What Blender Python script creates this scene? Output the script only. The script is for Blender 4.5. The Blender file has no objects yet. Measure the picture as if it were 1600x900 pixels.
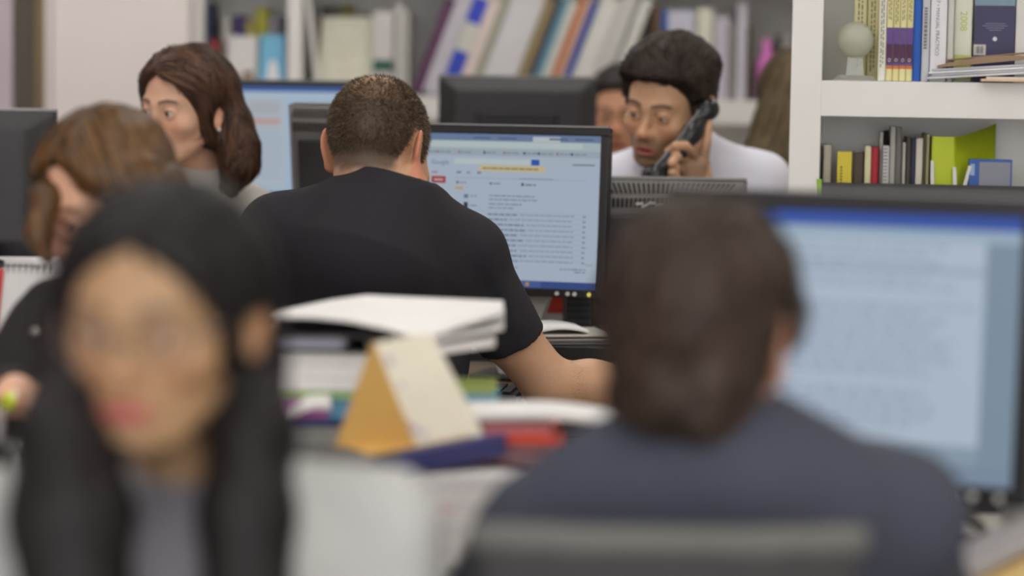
import bpy, bmesh, math, random
import numpy as np
from mathutils import Vector, Matrix

# ------------------------------------------------------------------ camera
F = 85 / 36 * 1600                     # focal length in pixels of the 1600 x 900 frame
CAM = np.array([0.0, 0.0, 1.305])
PITCH = math.radians(4.7)
ROLL = math.radians(0.9)
_r = np.array([1.0, 0, 0]); _f = np.array([0, math.cos(PITCH), -math.sin(PITCH)]); _u = np.array([0, math.sin(PITCH), math.cos(PITCH)])
RIGHT = _r * math.cos(ROLL) + _u * math.sin(ROLL)
UP = _u * math.cos(ROLL) - _r * math.sin(ROLL)


def P(u, v, d):
    """point of the room seen at pixel (u, v), d metres in front of the camera (world y)"""
    ray = RIGHT * ((u - 800) / F) + UP * ((450 - v) / F) + _f
    return CAM + ray * (d / ray[1])


scene = bpy.context.scene
col = scene.collection
cam = bpy.data.cameras.new('camera')
cam.lens = 85; cam.sensor_width = 36; cam.sensor_fit = 'HORIZONTAL'
cam.clip_start = 0.05; cam.clip_end = 60
cam.dof.use_dof = True; cam.dof.focus_distance = 4.29; cam.dof.aperture_fstop = 1.7
cam.dof.aperture_blades = 0
cam_o = bpy.data.objects.new('camera', cam); col.objects.link(cam_o)
m = Matrix.Identity(4)
for i in range(3):
    m[i][0] = RIGHT[i]; m[i][1] = UP[i]; m[i][2] = -_f[i]; m[i][3] = CAM[i]
cam_o.matrix_world = m
scene.camera = cam_o

# ------------------------------------------------------------------ light and exposure
scene.view_settings.view_transform = 'Standard'
scene.view_settings.look = 'None'
scene.view_settings.exposure = 0.14
scene.view_settings.gamma = 1.0
scene.view_settings.use_curve_mapping = False
world = bpy.data.worlds.new('office_ambient'); scene.world = world
world.use_nodes = True
world.node_tree.nodes['Background'].inputs[0].default_value = (0.97, 0.98, 1.0, 1)
world.node_tree.nodes['Background'].inputs[1].default_value = 2.1
LAMP_POWER = 25.0

# ------------------------------------------------------------------ small helpers
rng = np.random.default_rng(7)
random.seed(7)


def lin(c, a=1.0):
    o = []
    for x in c[:3]:
        x = x / 255.0
        o.append(x / 12.92 if x <= 0.04045 else ((x + 0.055) / 1.055) ** 2.4)
    return (o[0], o[1], o[2], a)


def L3(c):
    return np.array(lin(c)[:3], dtype=np.float32)


_mats = {}


def mat(name, rgb=None, rough=0.5, var=0.06, scale=12.0, bump=0.0, bscale=80.0, metal=0.0, spec=0.5, attr=False, sss=0.0,
        stretch=None, coat=0.0):
    """procedural principled material: base colour broken by noise, optional fine relief; attr reads the mesh's own colours"""
    if name in _mats:
        return _mats[name]
    M = bpy.data.materials.new(name); M.use_nodes = True
    nt = M.node_tree; N = nt.nodes; b = N['Principled BSDF']
    b.inputs['Roughness'].default_value = rough
    b.inputs['Metallic'].default_value = metal
    b.inputs['Specular IOR Level'].default_value = spec
    b.inputs['Coat Weight'].default_value = coat
    tc = N.new('ShaderNodeTexCoord')
    mp = N.new('ShaderNodeMapping')
    if stretch:
        mp.inputs['Scale'].default_value = stretch
    nt.links.new(tc.outputs['Object'], mp.inputs['Vector'])
    nz = N.new('ShaderNodeTexNoise'); nz.inputs['Scale'].default_value = scale; nz.inputs['Detail'].default_value = 4
    nt.links.new(mp.outputs[0], nz.inputs['Vector'])
    mr = N.new('ShaderNodeMapRange')
    mr.inputs['To Min'].default_value = 1 - var; mr.inputs['To Max'].default_value = 1 + var
    mr.inputs['From Min'].default_value = 0.25; mr.inputs['From Max'].default_value = 0.75
    nt.links.new(nz.outputs['Fac'], mr.inputs['Value'])
    mx = N.new('ShaderNodeVectorMath'); mx.operation = 'SCALE'
    if attr:
        at = N.new('ShaderNodeAttribute'); at.attribute_name = 'Col'
        nt.links.new(at.outputs['Color'], mx.inputs[0])
    else:
        mx.inputs[0].default_value = lin(rgb)[:3]
    nt.links.new(mr.outputs[0], mx.inputs['Scale'])
    nt.links.new(mx.outputs[0], b.inputs['Base Color'])
    if sss:
        b.inputs['Subsurface Weight'].default_value = sss
        b.inputs['Subsurface Radius'].default_value = (1.0, 0.35, 0.2)
        b.inputs['Subsurface Scale'].default_value = 0.006
    if bump:
        n2 = N.new('ShaderNodeTexNoise'); n2.inputs['Scale'].default_value = bscale; n2.inputs['Detail'].default_value = 3
        nt.links.new(mp.outputs[0], n2.inputs['Vector'])
        bp = N.new('ShaderNodeBump'); bp.inputs['Strength'].default_value = bump; bp.inputs['Distance'].default_value = 0.002
        nt.links.new(n2.outputs['Fac'], bp.inputs['Height'])
        nt.links.new(bp.outputs[0], b.inputs['Normal'])
    _mats[name] = M
    return M


def emit(name, rgb=None, strength=1.0, attr=False):
    if name in _mats:
        return _mats[name]
    M = bpy.data.materials.new(name); M.use_nodes = True
    nt = M.node_tree; N = nt.nodes
    b = N['Principled BSDF']; b.inputs['Roughness'].default_value = 0.45; b.inputs['Base Color'].default_value = (0.01, 0.01, 0.012, 1)
    b.inputs['Specular IOR Level'].default_value = 0.2
    b.inputs['Emission Strength'].default_value = strength
    if attr:
        at = N.new('ShaderNodeAttribute'); at.attribute_name = 'Col'
        nt.links.new(at.outputs['Color'], b.inputs['Emission Color'])
    else:
        b.inputs['Emission Color'].default_value = lin(rgb)
    _mats[name] = M
    return M


def glass(name, rgb=(235, 240, 232), rough=0.02, ior=1.5):
    M = bpy.data.materials.new(name); M.use_nodes = True
    b = M.node_tree.nodes['Principled BSDF']
    b.inputs['Base Color'].default_value = lin(rgb); b.inputs['Roughness'].default_value = rough
    b.inputs['Transmission Weight'].default_value = 1.0; b.inputs['IOR'].default_value = ior
    return M


def tag(o, label=None, cat=None, group=None, kind=None):
    if label: o['label'] = label
    if cat: o['category'] = cat
    if group: o['group'] = group
    if kind: o['kind'] = kind
    return o


def thing(name, label, cat, loc=(0, 0, 0), rz=0.0, group=None, rot=None):
    o = bpy.data.objects.new(name, None); col.objects.link(o)
    o.empty_display_size = 0.05
    o.location = [float(x) for x in loc]
    o.rotation_euler = rot if rot is not None else (0, 0, rz)
    return tag(o, label, cat, group)


def raw_mesh(name, V, Fq, smooth=False, colors=None):
    """mesh from arrays; Fq is an (n, k) array or a list of polygons"""
    me = bpy.data.meshes.new(name)
    V = np.asarray(V, dtype=np.float32)
    if isinstance(Fq, np.ndarray):
        nf, k = Fq.shape
        me.vertices.add(len(V)); me.vertices.foreach_set('co', V.ravel())
        me.loops.add(nf * k); me.loops.foreach_set('vertex_index', Fq.astype(np.int32).ravel())
        me.polygons.add(nf); me.polygons.foreach_set('loop_start', np.arange(0, nf * k, k, dtype=np.int32))
        me.update(calc_edges=True); me.validate()
    else:
        me.from_pydata([tuple(map(float, v)) for v in V], [], Fq); me.update()
    if smooth:
        me.polygons.foreach_set('use_smooth', np.ones(len(me.polygons), dtype=bool))
    if colors is not None:
        a = me.color_attributes.new('Col', 'FLOAT_COLOR', 'POINT')
        c = np.ones((len(V), 4), dtype=np.float32); c[:, :3] = colors
        a.data.foreach_set('color', c.ravel())
    return me


def link(name, me, material, parent=None, loc=(0, 0, 0), rot=(0, 0, 0), bevel=0.0, segs=2):
    o = bpy.data.objects.new(name, me); col.objects.link(o)
    if material is not None:
        me.materials.append(material) if len(me.materials) == 0 else None
    if parent is not None:
        o.parent = parent
    o.location = [float(x) for x in loc]; o.rotation_euler = rot
    if bevel:
        b = o.modifiers.new('bevel', 'BEVEL'); b.width = bevel; b.segments = segs; b.limit_method = 'ANGLE'
    return o


def rotm(rx=0.0, ry=0.0, rz=0.0):
    """degrees; applied x, then y, then z"""
    a, b, c = map(math.radians, (rx, ry, rz))
    X = np.array([[1, 0, 0], [0, math.cos(a), -math.sin(a)], [0, math.sin(a), math.cos(a)]])
    Y = np.array([[math.cos(b), 0, math.sin(b)], [0, 1, 0], [-math.sin(b), 0, math.cos(b)]])
    Z = np.array([[math.cos(c), -math.sin(c), 0], [math.sin(c), math.cos(c), 0], [0, 0, 1]])
    return Z @ Y @ X


class MB:
    """collects simple solids into one mesh"""

    def __init__(s):
        s.v = []; s.f = []; s.c = []

    def add(s, V, Fs, c=None):
        n = len(s.v); s.v += [tuple(map(float, x)) for x in V]
        s.f += [tuple(n + i for i in f) for f in Fs]
        s.c += [c if c is not None else (1, 1, 1)] * len(V)
        return s

    def box(s, c, size, R=None, color=None):
        c = np.asarray(c, float); h = np.asarray(size, float) / 2
        V = np.array([[x, y, z] for z in (-1, 1) for y in (-1, 1) for x in (-1, 1)], float) * h
        if R is not None: V = V @ np.asarray(R).T
        return s.add(V + c, [(0, 2, 3, 1), (4, 5, 7, 6), (0, 1, 5, 4), (2, 6, 7, 3), (0, 4, 6, 2), (1, 3, 7, 5)], color)

    def hexa(s, bottom, top, color=None):
        V = list(bottom) + list(top)
        return s.add(V, [(3, 2, 1, 0), (4, 5, 6, 7), (0, 1, 5, 4), (1, 2, 6, 5), (2, 3, 7, 6), (3, 0, 4, 7)], color)

    def quad(s, pts, color=None):
        return s.add(pts, [(0, 1, 2, 3)], color)

    def tube(s, pts, r, n=10, cap=True, color=None):
        pts = [np.asarray(p, float) for p in pts]
        rs = r if hasattr(r, '__len__') else [r] * len(pts)
        V = []
        for i, p in enumerate(pts):
            t = pts[min(i + 1, len(pts) - 1)] - pts[max(i - 1, 0)]; t = t / (np.linalg.norm(t) + 1e-9)
            a = np.cross(t, (0, 0, 1.0)) if abs(t[2]) < 0.9 else np.cross(t, (1.0, 0, 0))
            a /= np.linalg.norm(a); b = np.cross(t, a)
            for k in range(n):
                q = 2 * math.pi * k / n
                V.append(p + rs[i] * (a * math.cos(q) + b * math.sin(q)))
        Fs = []
        for i in range(len(pts) - 1):
            for k in range(n):
                Fs.append((i * n + k, i * n + (k + 1) % n, (i + 1) * n + (k + 1) % n, (i + 1) * n + k))
        if cap:
            Fs.append(tuple(range(n))[::-1]); Fs.append(tuple((len(pts) - 1) * n + k for k in range(n)))
        return s.add(V, Fs, color)

    def lathe(s, prof, c=(0, 0, 0), n=24):
        V = []; Fs = []
        for (r, z) in prof:
            for k in range(n):
                q = 2 * math.pi * k / n
                V.append((c[0] + r * math.cos(q), c[1] + r * math.sin(q), c[2] + z))
        for i in range(len(prof) - 1):
            for k in range(n):
                Fs.append((i * n + k, i * n + (k + 1) % n, (i + 1) * n + (k + 1) % n, (i + 1) * n + k))
        Fs.append(tuple(range(n))[::-1]); Fs.append(tuple((len(prof) - 1) * n + k for k in range(n)))
        return s.add(V, Fs)

    def build(s, name, material, parent=None, bevel=0.0, smooth=False, colors=False, loc=(0, 0, 0), rot=(0, 0, 0), segs=2):
        me = raw_mesh(name, np.array(s.v), s.f, smooth, np.array(s.c) if colors else None)
        return link(name, me, material, parent, loc, rot, bevel, segs)


def text_mesh(s, size, extrude=0.0):
    """flat lettering in the xy plane, left aligned at the origin"""
    cu = bpy.data.curves.new('lettering', 'FONT'); cu.body = s; cu.size = size; cu.extrude = extrude; cu.resolution_u = 3
    o = bpy.data.objects.new('lettering', cu); col.objects.link(o)
    dg = bpy.context.evaluated_depsgraph_get()
    me = bpy.data.meshes.new_from_object(o.evaluated_get(dg))
    bpy.data.objects.remove(o); bpy.data.curves.remove(cu)
    return me


# ------------------------------------------------------------------ signed distance modelling
def smin(a, b, k):
    h = np.maximum(k - np.abs(a - b), 0) / k
    return np.minimum(a, b) - h * h * k * 0.25


def smax(a, b, k):
    return -smin(-a, -b, k)


def ell(p, c, r, R=None):
    q = p - np.asarray(c, np.float32)
    if R is not None: q = q @ np.asarray(R, np.float32)
    r = np.asarray(r, np.float32)
    k0 = np.sqrt(((q / r) ** 2).sum(1)); k1 = np.sqrt(((q / (r * r)) ** 2).sum(1)) + 1e-9
    return k0 * (k0 - 1) / k1


def cone(p, a, b, ra, rb):
    a = np.asarray(a, np.float32); b = np.asarray(b, np.float32); ba = b - a
    pa = p - a
    t = np.clip((pa @ ba) / float(ba @ ba + 1e-12), 0, 1)
    return np.sqrt(((pa - t[:, None] * ba) ** 2).sum(1)) - (ra + (rb - ra) * t)


def chain(p, pts, rs, k=0.01):
    d = None
    for i in range(len(pts) - 1):
        e = cone(p, pts[i], pts[i + 1], rs[i], rs[i + 1])
        d = e if d is None else smin(d, e, k)
    return d


def rbox(p, c, h, r, R=None):
    q = p - np.asarray(c, np.float32)
    if R is not None: q = q @ np.asarray(R, np.float32)
    q = np.abs(q) - (np.asarray(h, np.float32) - r)
    return np.sqrt((np.maximum(q, 0) ** 2).sum(1)) + np.minimum(q.max(1), 0) - r


def _hash(i):
    i = i.astype(np.int64)
    n = (i[..., 0] * 73856093) ^ (i[..., 1] * 19349663) ^ (i[..., 2] * 83492791)
    n = (n ^ (n >> 13)) * 1274126177
    return ((n & 0xffff) / 65535.0).astype(np.float32)


def noise3(p):
    i = np.floor(p); f = (p - i).astype(np.float32); f = f * f * (3 - 2 * f)
    o = np.zeros(len(p), np.float32)
    for dx in (0, 1):
        for dy in (0, 1):
            for dz in (0, 1):
                w = (f[:, 0] if dx else 1 - f[:, 0]) * (f[:, 1] if dy else 1 - f[:, 1]) * (f[:, 2] if dz else 1 - f[:, 2])
                o += w * _hash(i + np.array([dx, dy, dz]))
    return o * 2 - 1


def sstep(x, a, b):
    t = np.clip((x - a) / (b - a), 0, 1)
    return t * t * (3 - 2 * t)


def surface(f, lo, hi, h, slack=1.6):
    """surface nets of f = 0 inside the box lo..hi at voxel h; returns verts, quads"""
    lo = np.asarray(lo, float); hi = np.asarray(hi, float)
    B = 8
    nb = np.ceil((hi - lo) / (h * B)).astype(int) + 1
    n = nb * B
    g = np.stack(np.meshgrid(*[np.arange(k) for k in nb], indexing='ij'), -1).reshape(-1, 3)
    ctr = (lo + (g + 0.5) * B * h).astype(np.float32)
    dc = np.concatenate([f(ctr[i:i + 200000]) for i in range(0, len(ctr), 200000)])
    V = np.repeat(np.repeat(np.repeat(dc.reshape(nb), B, 0), B, 1), B, 2).astype(np.float32)
    keep = g[np.abs(dc) < B * h * 0.87 * slack]
    off = np.stack(np.meshgrid(*[np.arange(B)] * 3, indexing='ij'), -1).reshape(-1, 3)
    for i in range(0, len(keep), 400):
        gi = (keep[i:i + 400, None, :] * B + off[None]).reshape(-1, 3)
        V[gi[:, 0], gi[:, 1], gi[:, 2]] = f((lo + gi * h).astype(np.float32))
    ins = V < 0
    s = ins[:-1, :-1, :-1].astype(np.int8)
    tot = np.zeros_like(s)
    for dx in (0, 1):
        for dy in (0, 1):
            for dz in (0, 1):
                tot += ins[dx:n[0] - 1 + dx, dy:n[1] - 1 + dy, dz:n[2] - 1 + dz]
    act = np.argwhere((tot > 0) & (tot < 8))
    idx = -np.ones(tot.shape, np.int32); idx[act[:, 0], act[:, 1], act[:, 2]] = np.arange(len(act))
    cor = np.array([[x, y, z] for x in (0, 1) for y in (0, 1) for z in (0, 1)])
    val = np.stack([V[act[:, 0] + c[0], act[:, 1] + c[1], act[:, 2] + c[2]] for c in cor], 1)
    acc = np.zeros((len(act), 3)); cnt = np.zeros(len(act))
    for a in range(8):
        for b in range(a + 1, 8):
            if np.abs(cor[a] - cor[b]).sum() != 1: continue
            va, vb = val[:, a], val[:, b]
            cr = (va < 0) != (vb < 0)
            t = np.where(cr, va / np.where(cr, va - vb, 1), 0)
            acc += np.where(cr[:, None], cor[a] + t[:, None] * (cor[b] - cor[a]), 0); cnt += cr
    verts = lo + (act + acc / cnt[:, None]) * h
    quads = []
    for ax in range(3):
        o1, o2 = (ax + 1) % 3, (ax + 2) % 3
        sl0 = [slice(1, -1)] * 3; sl1 = [slice(1, -1)] * 3
        sl0[ax] = slice(0, -1); sl1[ax] = slice(1, None)
        A = ins[tuple(sl0)]; Bn = ins[tuple(sl1)]
        e = np.argwhere(A != Bn); add = np.ones(3, int); add[ax] = 0
        sgn = A[e[:, 0], e[:, 1], e[:, 2]]
        e = e + add
        q = []
        for (p1, p2) in ((-1, -1), (0, -1), (0, 0), (-1, 0)):
            c = e.copy(); c[:, o1] += p1; c[:, o2] += p2
            q.append(idx[c[:, 0], c[:, 1], c[:, 2]])
        q = np.stack(q, 1)
        q = np.where(sgn[:, None], q, q[:, ::-1])
        quads.append(q[(q >= 0).all(1)])
    return verts.astype(np.float32), np.concatenate(quads)


def grad(f, p, e=0.0015):
    g = np.stack([f(p + np.eye(3, dtype=np.float32)[i] * e) - f(p - np.eye(3, dtype=np.float32)[i] * e) for i in range(3)], 1)
    return g / (np.linalg.norm(g, axis=1, keepdims=True) + 1e-9)


def ribbons(f, roots, flow, step, seg, width, lift, c1, c2, stick=1.0, taper=True, wav=0.0):
    """hair: thin strips that run along the flow over the surface f = 0; returns mesh arrays"""
    p = roots.astype(np.float32).copy(); n = len(p)
    lf = (lift[0] + (lift[1] - lift[0]) * rng.random(n)).astype(np.float32)
    jit = rng.normal(0, 1, (n, 3)).astype(np.float32)
    rows = []
    for k in range(seg + 1):
        nn = grad(f, p)
        t = flow(p) + jit * 0.10 + wav * noise3(p * 25)[:, None] * jit
        t = t - (t * nn).sum(1, keepdims=True) * nn * stick
        t /= np.linalg.norm(t, axis=1, keepdims=True) + 1e-9
        w = np.cross(t, nn); w /= np.linalg.norm(w, axis=1, keepdims=True) + 1e-9
        ww = width * (1 - (k / seg) ** 2 * 0.85 if taper else 1)
        rows.append((p - w * ww, p + w * ww))
        p = p + t * step
        if stick >= 1: p = p - nn * (f(p) - lf)[:, None] * 0.7
    V = np.stack([x for r in rows for x in r], 1).reshape(-1, 3)         # n, (seg+1)*2, 3
    m_ = (seg + 1) * 2
    base = (np.arange(n) * m_)[:, None, None]
    q = np.array([[2 * k, 2 * k + 1, 2 * k + 3, 2 * k + 2] for k in range(seg)])[None]
    Fq = (base + q).reshape(-1, 4)
    tt = rng.random((n, 1)).astype(np.float32)
    C = np.repeat(c1 * (1 - tt) + c2 * tt, m_, axis=0)
    return V, Fq, C


print('core ready')
# ------------------------------------------------------------------ the room
M_wall = mat('wall_paint', (238, 230, 224), .75, .02, 3, .05, 300)
M_lilac = mat('lilac_paint', (202, 187, 195), .75, .03, 3)
M_shelf = mat('white_lacquer', (232, 230, 225), .45, .02, 5, .03, 200)
M_floor = mat('floor_tile', (150, 146, 138), .5, .08, 6)
M_ceil = mat('ceiling_paint', (235, 234, 230), .8, .02, 3)
M_desk = mat('desk_laminate', (176, 172, 164), .5, .04, 8)
M_metal = mat('grey_metal', (120, 120, 122), .4, .04, 20, metal=.6)
M_black = mat('black_plastic', (27, 26, 27), .42, .1, 40, .15, 500)
M_dark = mat('charcoal_plastic', (50, 49, 50), .5, .1, 30, .2, 500)
M_dgrey = mat('dark_grey_plastic', (66, 65, 67), .5, .08, 30, .2, 500)
M_tgrey = mat('taupe_grey_plastic', (112, 108, 104), .45, .06, 30, .2, 500)
M_paper = mat('paper_white', (228, 226, 223), .7, .03, 20)
M_paper2 = mat('paper_grey', (216, 214, 216), .7, .04, 20)


def struct(name, mb, m_, parent=None, bevel=0.0):
    o = mb.build(name, m_, parent, bevel)
    if parent is None: o['kind'] = 'structure'
    return o


X0, X1, Y0, Y1, ZC = -2.6, 2.6, -1.2, 7.45, 2.75
struct('floor', MB().box(((X0 + X1) / 2, (Y0 + Y1) / 2, -.05), (X1 - X0 + .2, Y1 - Y0 + .2, .1)), M_floor)
struct('ceiling', MB().box(((X0 + X1) / 2, (Y0 + Y1) / 2, ZC + .05), (X1 - X0 + .2, Y1 - Y0 + .2, .1)), M_ceil)
struct('wall_back', MB().box(((X0 + X1) / 2, Y1 + .05, ZC / 2), (X1 - X0 + .2, .1, ZC)), M_wall)
struct('wall_left', MB().box((X0 - .05, (Y0 + Y1) / 2, ZC / 2), (.1, Y1 - Y0, ZC)), M_lilac)
struct('wall_right', MB().box((X1 + .05, (Y0 + Y1) / 2, ZC / 2), (.1, Y1 - Y0, ZC)), M_wall)
# the partition left of the bookcase: lilac wall, dark door frame, wooden stop, pale panel
xa, xb, xc, xd, xe = (P(u, 100, 6.95)[0] for u in (-400, 19, 54, 70, 294))
struct('wall_partition', MB().box(((xa + xb) / 2, 7.05, ZC / 2), (xb - xa, .2, ZC)), M_lilac)
struct('trim_1', MB().box(((xb + xc) / 2, 7.06, ZC / 2), (xc - xb, .18, ZC)), mat('dark_frame', (92, 86, 74), .6, .08, 20, stretch=(1, 1, .1)), bevel=.003)
struct('trim_2', MB().box(((xc + xd) / 2, 7.045, ZC / 2), (xd - xc, .2, ZC)), mat('oak_stop', (128, 108, 78), .55, .15, 30, stretch=(1, 1, .08)), bevel=.003)
struct('wall_panel', MB().box(((xd + xe) / 2, 7.05, ZC / 2), (xe - xd, .2, ZC)), M_wall)
struct('trim_3', MB().box((xd + .022, 6.945, ZC / 2), (.004, .012, ZC)), M_lilac)

# ceiling lamps (they light the place; above the frame)
for ix, x in enumerate((-1.45, 0.0, 1.45)):
    for iy, y in enumerate((.9, 2.7, 4.5, 6.25)):
        t = thing('ceiling_light', 'long white ceiling lamp above the desks, %s row, %s from the bookcase' % (('left', 'middle', 'right')[ix], ('fourth', 'third', 'second', 'first')[iy]),
                  'lamp', (x, y, ZC), 0, 'ceiling lamps')
        hb = MB()
        for s in (-1, 1):
            hb.box((s * .165, 0, -.03), (.01, 1.24, .06)); hb.box((0, s * .615, -.03), (.33, .01, .06))
        hb.box((0, 0, -.005), (.34, 1.24, .01))
        hb.build('housing', M_shelf, t)
        MB().box((0, 0, -.045), (.315, 1.215, .006)).build('diffuser', emit('lamp_diffuser', (255, 252, 247), LAMP_POWER / 4), t)

# ------------------------------------------------------------------ tables


def table(label, x0, x1, y0, y1, z=.725, top=None):
    t = thing('desk', label, 'desk', ((x0 + x1) / 2, (y0 + y1) / 2, 0))
    w, d = x1 - x0, y1 - y0
    MB().box((0, 0, z - .0125), (w, d, .025)).build('desk_top', top or M_desk, t, .003)
    for sx in (-1, 1):
        for sy in (-1, 1):
            MB().box((sx * (w / 2 - .04), sy * (d / 2 - .04), (z - .025) / 2), (.05, .05, z - .025)).build('leg', M_metal, t, .004)
    MB().box((0, 0, z - .06), (w - .12, .03, .07)).build('crossbar', M_metal, t, .003)
    return t


DZ = .725
table('grey desk under the paper stacks in front of the man in black', -.36, 1.35, 2.56, 3.34)
table('grey desk at the left edge in front of the woman with the bob', -1.7, -.44, 2.56, 2.98)
table('grey desk carrying the white box and the left monitor', -1.9, -.78, 3.55, 4.2)
table('wide brown desk shared by the man in black and the man on the phone', -.46, .50, 4.32, 5.08, top=mat('desk_walnut', (116, 92, 68), .5, .12, 14, stretch=(.15, 1, 1)))
table('rear grey desk in front of the bookcase', -.9, .14, 5.62, 6.25)

t = thing('darkening_partition', 'low charcoal partition added to darken the gap under the right monitor', 'partition', (.86, 3.37, 0))  # added panel, keeps the bright gap below the right monitor dark
MB().box((0, 0, .56), (.98, .03, .56)).build('panel', mat('darkening_fabric', (52, 51, 52), .9, .1, 60, .3, 500), t, .003)
for s in (-1, 1): MB().box((s * .47, 0, .14), (.04, .04, .28)).build('foot', M_metal, t, .002)
MB().box((0, 0, .845), (.98, .034, .012)).build('top_rail', M_metal, t, .002)

# ------------------------------------------------------------------ monitors


def monitor(label, u, v, d, w, h, rz, tilt=3.0, bez=.016, stand_to=DZ, back='plain', content=None, buttons=0, case=M_black, plinth=None, name='monitor', stand='flat'):
    """panel of visible size w x h centred at pixel (u, v); the screen looks to local -y"""
    c = P(u, v, d)
    t = thing(name, label, 'monitor', (c[0], c[1], stand_to), math.radians(rz))
    zc = c[2] - stand_to
    Rt = rotm(-tilt, 0, 0)

    def T(p): return Rt @ np.asarray(p, float) + np.array([0, 0, zc])
    Wd, Hd = w + 2 * bez, h + 2 * bez
    fr = MB(); th = .032
    for (cx, cz, sx, sz) in ((0, h / 2 + bez / 2, Wd, bez), (0, -h / 2 - bez / 2, Wd, bez), (-w / 2 - bez / 2, 0, bez, h), (w / 2 + bez / 2, 0, bez, h)):
        fr.box(T((cx, th / 2 - .004, cz)), (sx, th, sz), Rt)
    fr.build('bezel', case, t, .002)
    lip = MB()  # pale strip that paints the highlight along the top of the bezel
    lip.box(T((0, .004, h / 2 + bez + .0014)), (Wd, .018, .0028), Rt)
    lip.build('bezel_highlight', mat('bezel_highlight_grey', (150, 148, 146), .35, .05, 20), t)
    hs = MB()
    y0 = th - .004
    a = [(-Wd / 2, y0, -Hd / 2), (Wd / 2, y0, -Hd / 2), (Wd / 2, y0, Hd / 2), (-Wd / 2, y0, Hd / 2)]
    k = .78; dp = .03
    b = [(-Wd / 2 * k, y0 + dp, -Hd / 2 * k), (Wd / 2 * k, y0 + dp, -Hd / 2 * k), (Wd / 2 * k, y0 + dp, Hd / 2 * k), (-Wd / 2 * k, y0 + dp, Hd / 2 * k)]
    hs.hexa([T(p) for p in a], [T(p) for p in b])
    hs.build('rear_housing', M_tgrey if back == 'grille' else M_dark, t, .005)
    if back == 'grille':
        g = MB(); n = 32
        for i in range(n):                                     # vent slots too fine to pick apart singly
            x = (i / (n - 1) - .5) * Wd * .86
            p0 = np.array((x, y0 + .006, Hd / 2 * .95)); p1 = np.array((x * .9, y0 + dp * .92, Hd / 2 * .82))
            nrm = np.array((0, .55, .83))
            q = [p0 - (.0027, 0, 0) + nrm * .002, p0 + (.0027, 0, 0) + nrm * .002, p1 + (.0027, 0, 0) + nrm * .002, p1 - (.0027, 0, 0) + nrm * .002]
            g.quad([T(x_) for x_ in q])
            zf0, zf1, yf = Hd / 2 * .77, Hd / 2 * .64, y0 + dp + .0006
            g.quad([T((x * .88 + sx_ * .0026, yf, zz_)) for sx_, zz_ in ((-1, zf1), (1, zf1), (1, zf0), (-1, zf0))])
        o = g.build('vent_grille', mat('vent_slot_black', (14, 14, 15), .8), t); o['kind'] = 'stuff'
        MB().box(T((0, y0 + dp + .008, -.01)), (Wd * .62, .022, Hd * .62), Rt).build('rear_hump', M_dark, t, .006)
    else:
        MB().box(T((0, y0 + dp + .004, -.01)), (Wd * .5, .014, Hd * .5), Rt).build('rear_plate', M_black, t, .004)
    # screen
    sc = MB()
    sc.quad([T(p) for p in ((-w / 2, 0, -h / 2), (w / 2, 0, -h / 2), (w / 2, 0, h / 2), (-w / 2, 0, h / 2))], (.02, .02, .02))
    if content:
        for kk, (x0, z0, x1, z1, c_) in enumerate(content):             # fractions of the panel, origin top left
            yy = -.0002 - kk * 2e-6
            q = [(-w / 2 + x0 * w, yy, h / 2 - z1 * h), (-w / 2 + x1 * w, yy, h / 2 - z1 * h), (-w / 2 + x1 * w, yy, h / 2 - z0 * h), (-w / 2 + x0 * w, yy, h / 2 - z0 * h)]
            sc.quad([T(p) for p in q], tuple(L3(c_)))
    scr = sc.build('screen', emit('screen_light', None, .56, True), t, colors=True)
    for i in range(buttons):
        x = w / 2 - .012 - (0, .030, .044, .066)[i]
        me = MB().lathe([(.0001, 0), (.0042, 0), (.0042, .003), (.0001, .003)], n=12)
        p = T((x, -.004, -h / 2 - bez * .55))
        me.build('button', mat('button_silver', (206, 204, 196), .3, .05) if (i or stand == 'flat') else emit('power_light', (226, 214, 96), .9), t, loc=p, rot=(math.radians(90), 0, 0))
    if stand == 'flat':
        MB().hexa([(-.05, .055, .008), (.05, .055, .008), (.05, .085, .008), (-.05, .085, .008)],
                  [(-.035, .05, zc), (.035, .05, zc), (.035, .075, zc), (-.035, .075, zc)]).build('stand_neck', case, t, .003)
        MB().lathe([(.0001, 0), (.125, 0), (.125, .008), (.10, .014), (.0001, .016)], (0, .05, 0), 32).build('stand_base', case, t)
    else:
        # silver wedge stand
        zt = zc - h / 2 - bez * .4
        MB().hexa([(-.02, .03, .006), (.02, .03, .006), (.02, .08, .006), (-.02, .08, .006)],
                  [(-.085, .035, zt), (.085, .035, zt), (.085, .06, zt), (-.085, .06, zt)]).build('stand_neck', mat('silver_plastic', (196, 194, 190), .35, .04, 20), t, .003)
        MB().box((0, .06, .006), (.15, .13, .012)).build('stand_base', case, t, .004)
    t['_zc'] = zc
    return t, T, scr


def dashes(x0, x1, z, hgt, c, rnd, wmin=.012, wmax=.04, gap=.006):
    out = []; x = x0
    while x < x1 - wmin:
        w_ = min(rnd.uniform(wmin, wmax), x1 - x)
        out.append((x, z + hgt * .15, x + w_, z + hgt * .85, c)); x += w_ + gap
    return out


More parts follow.
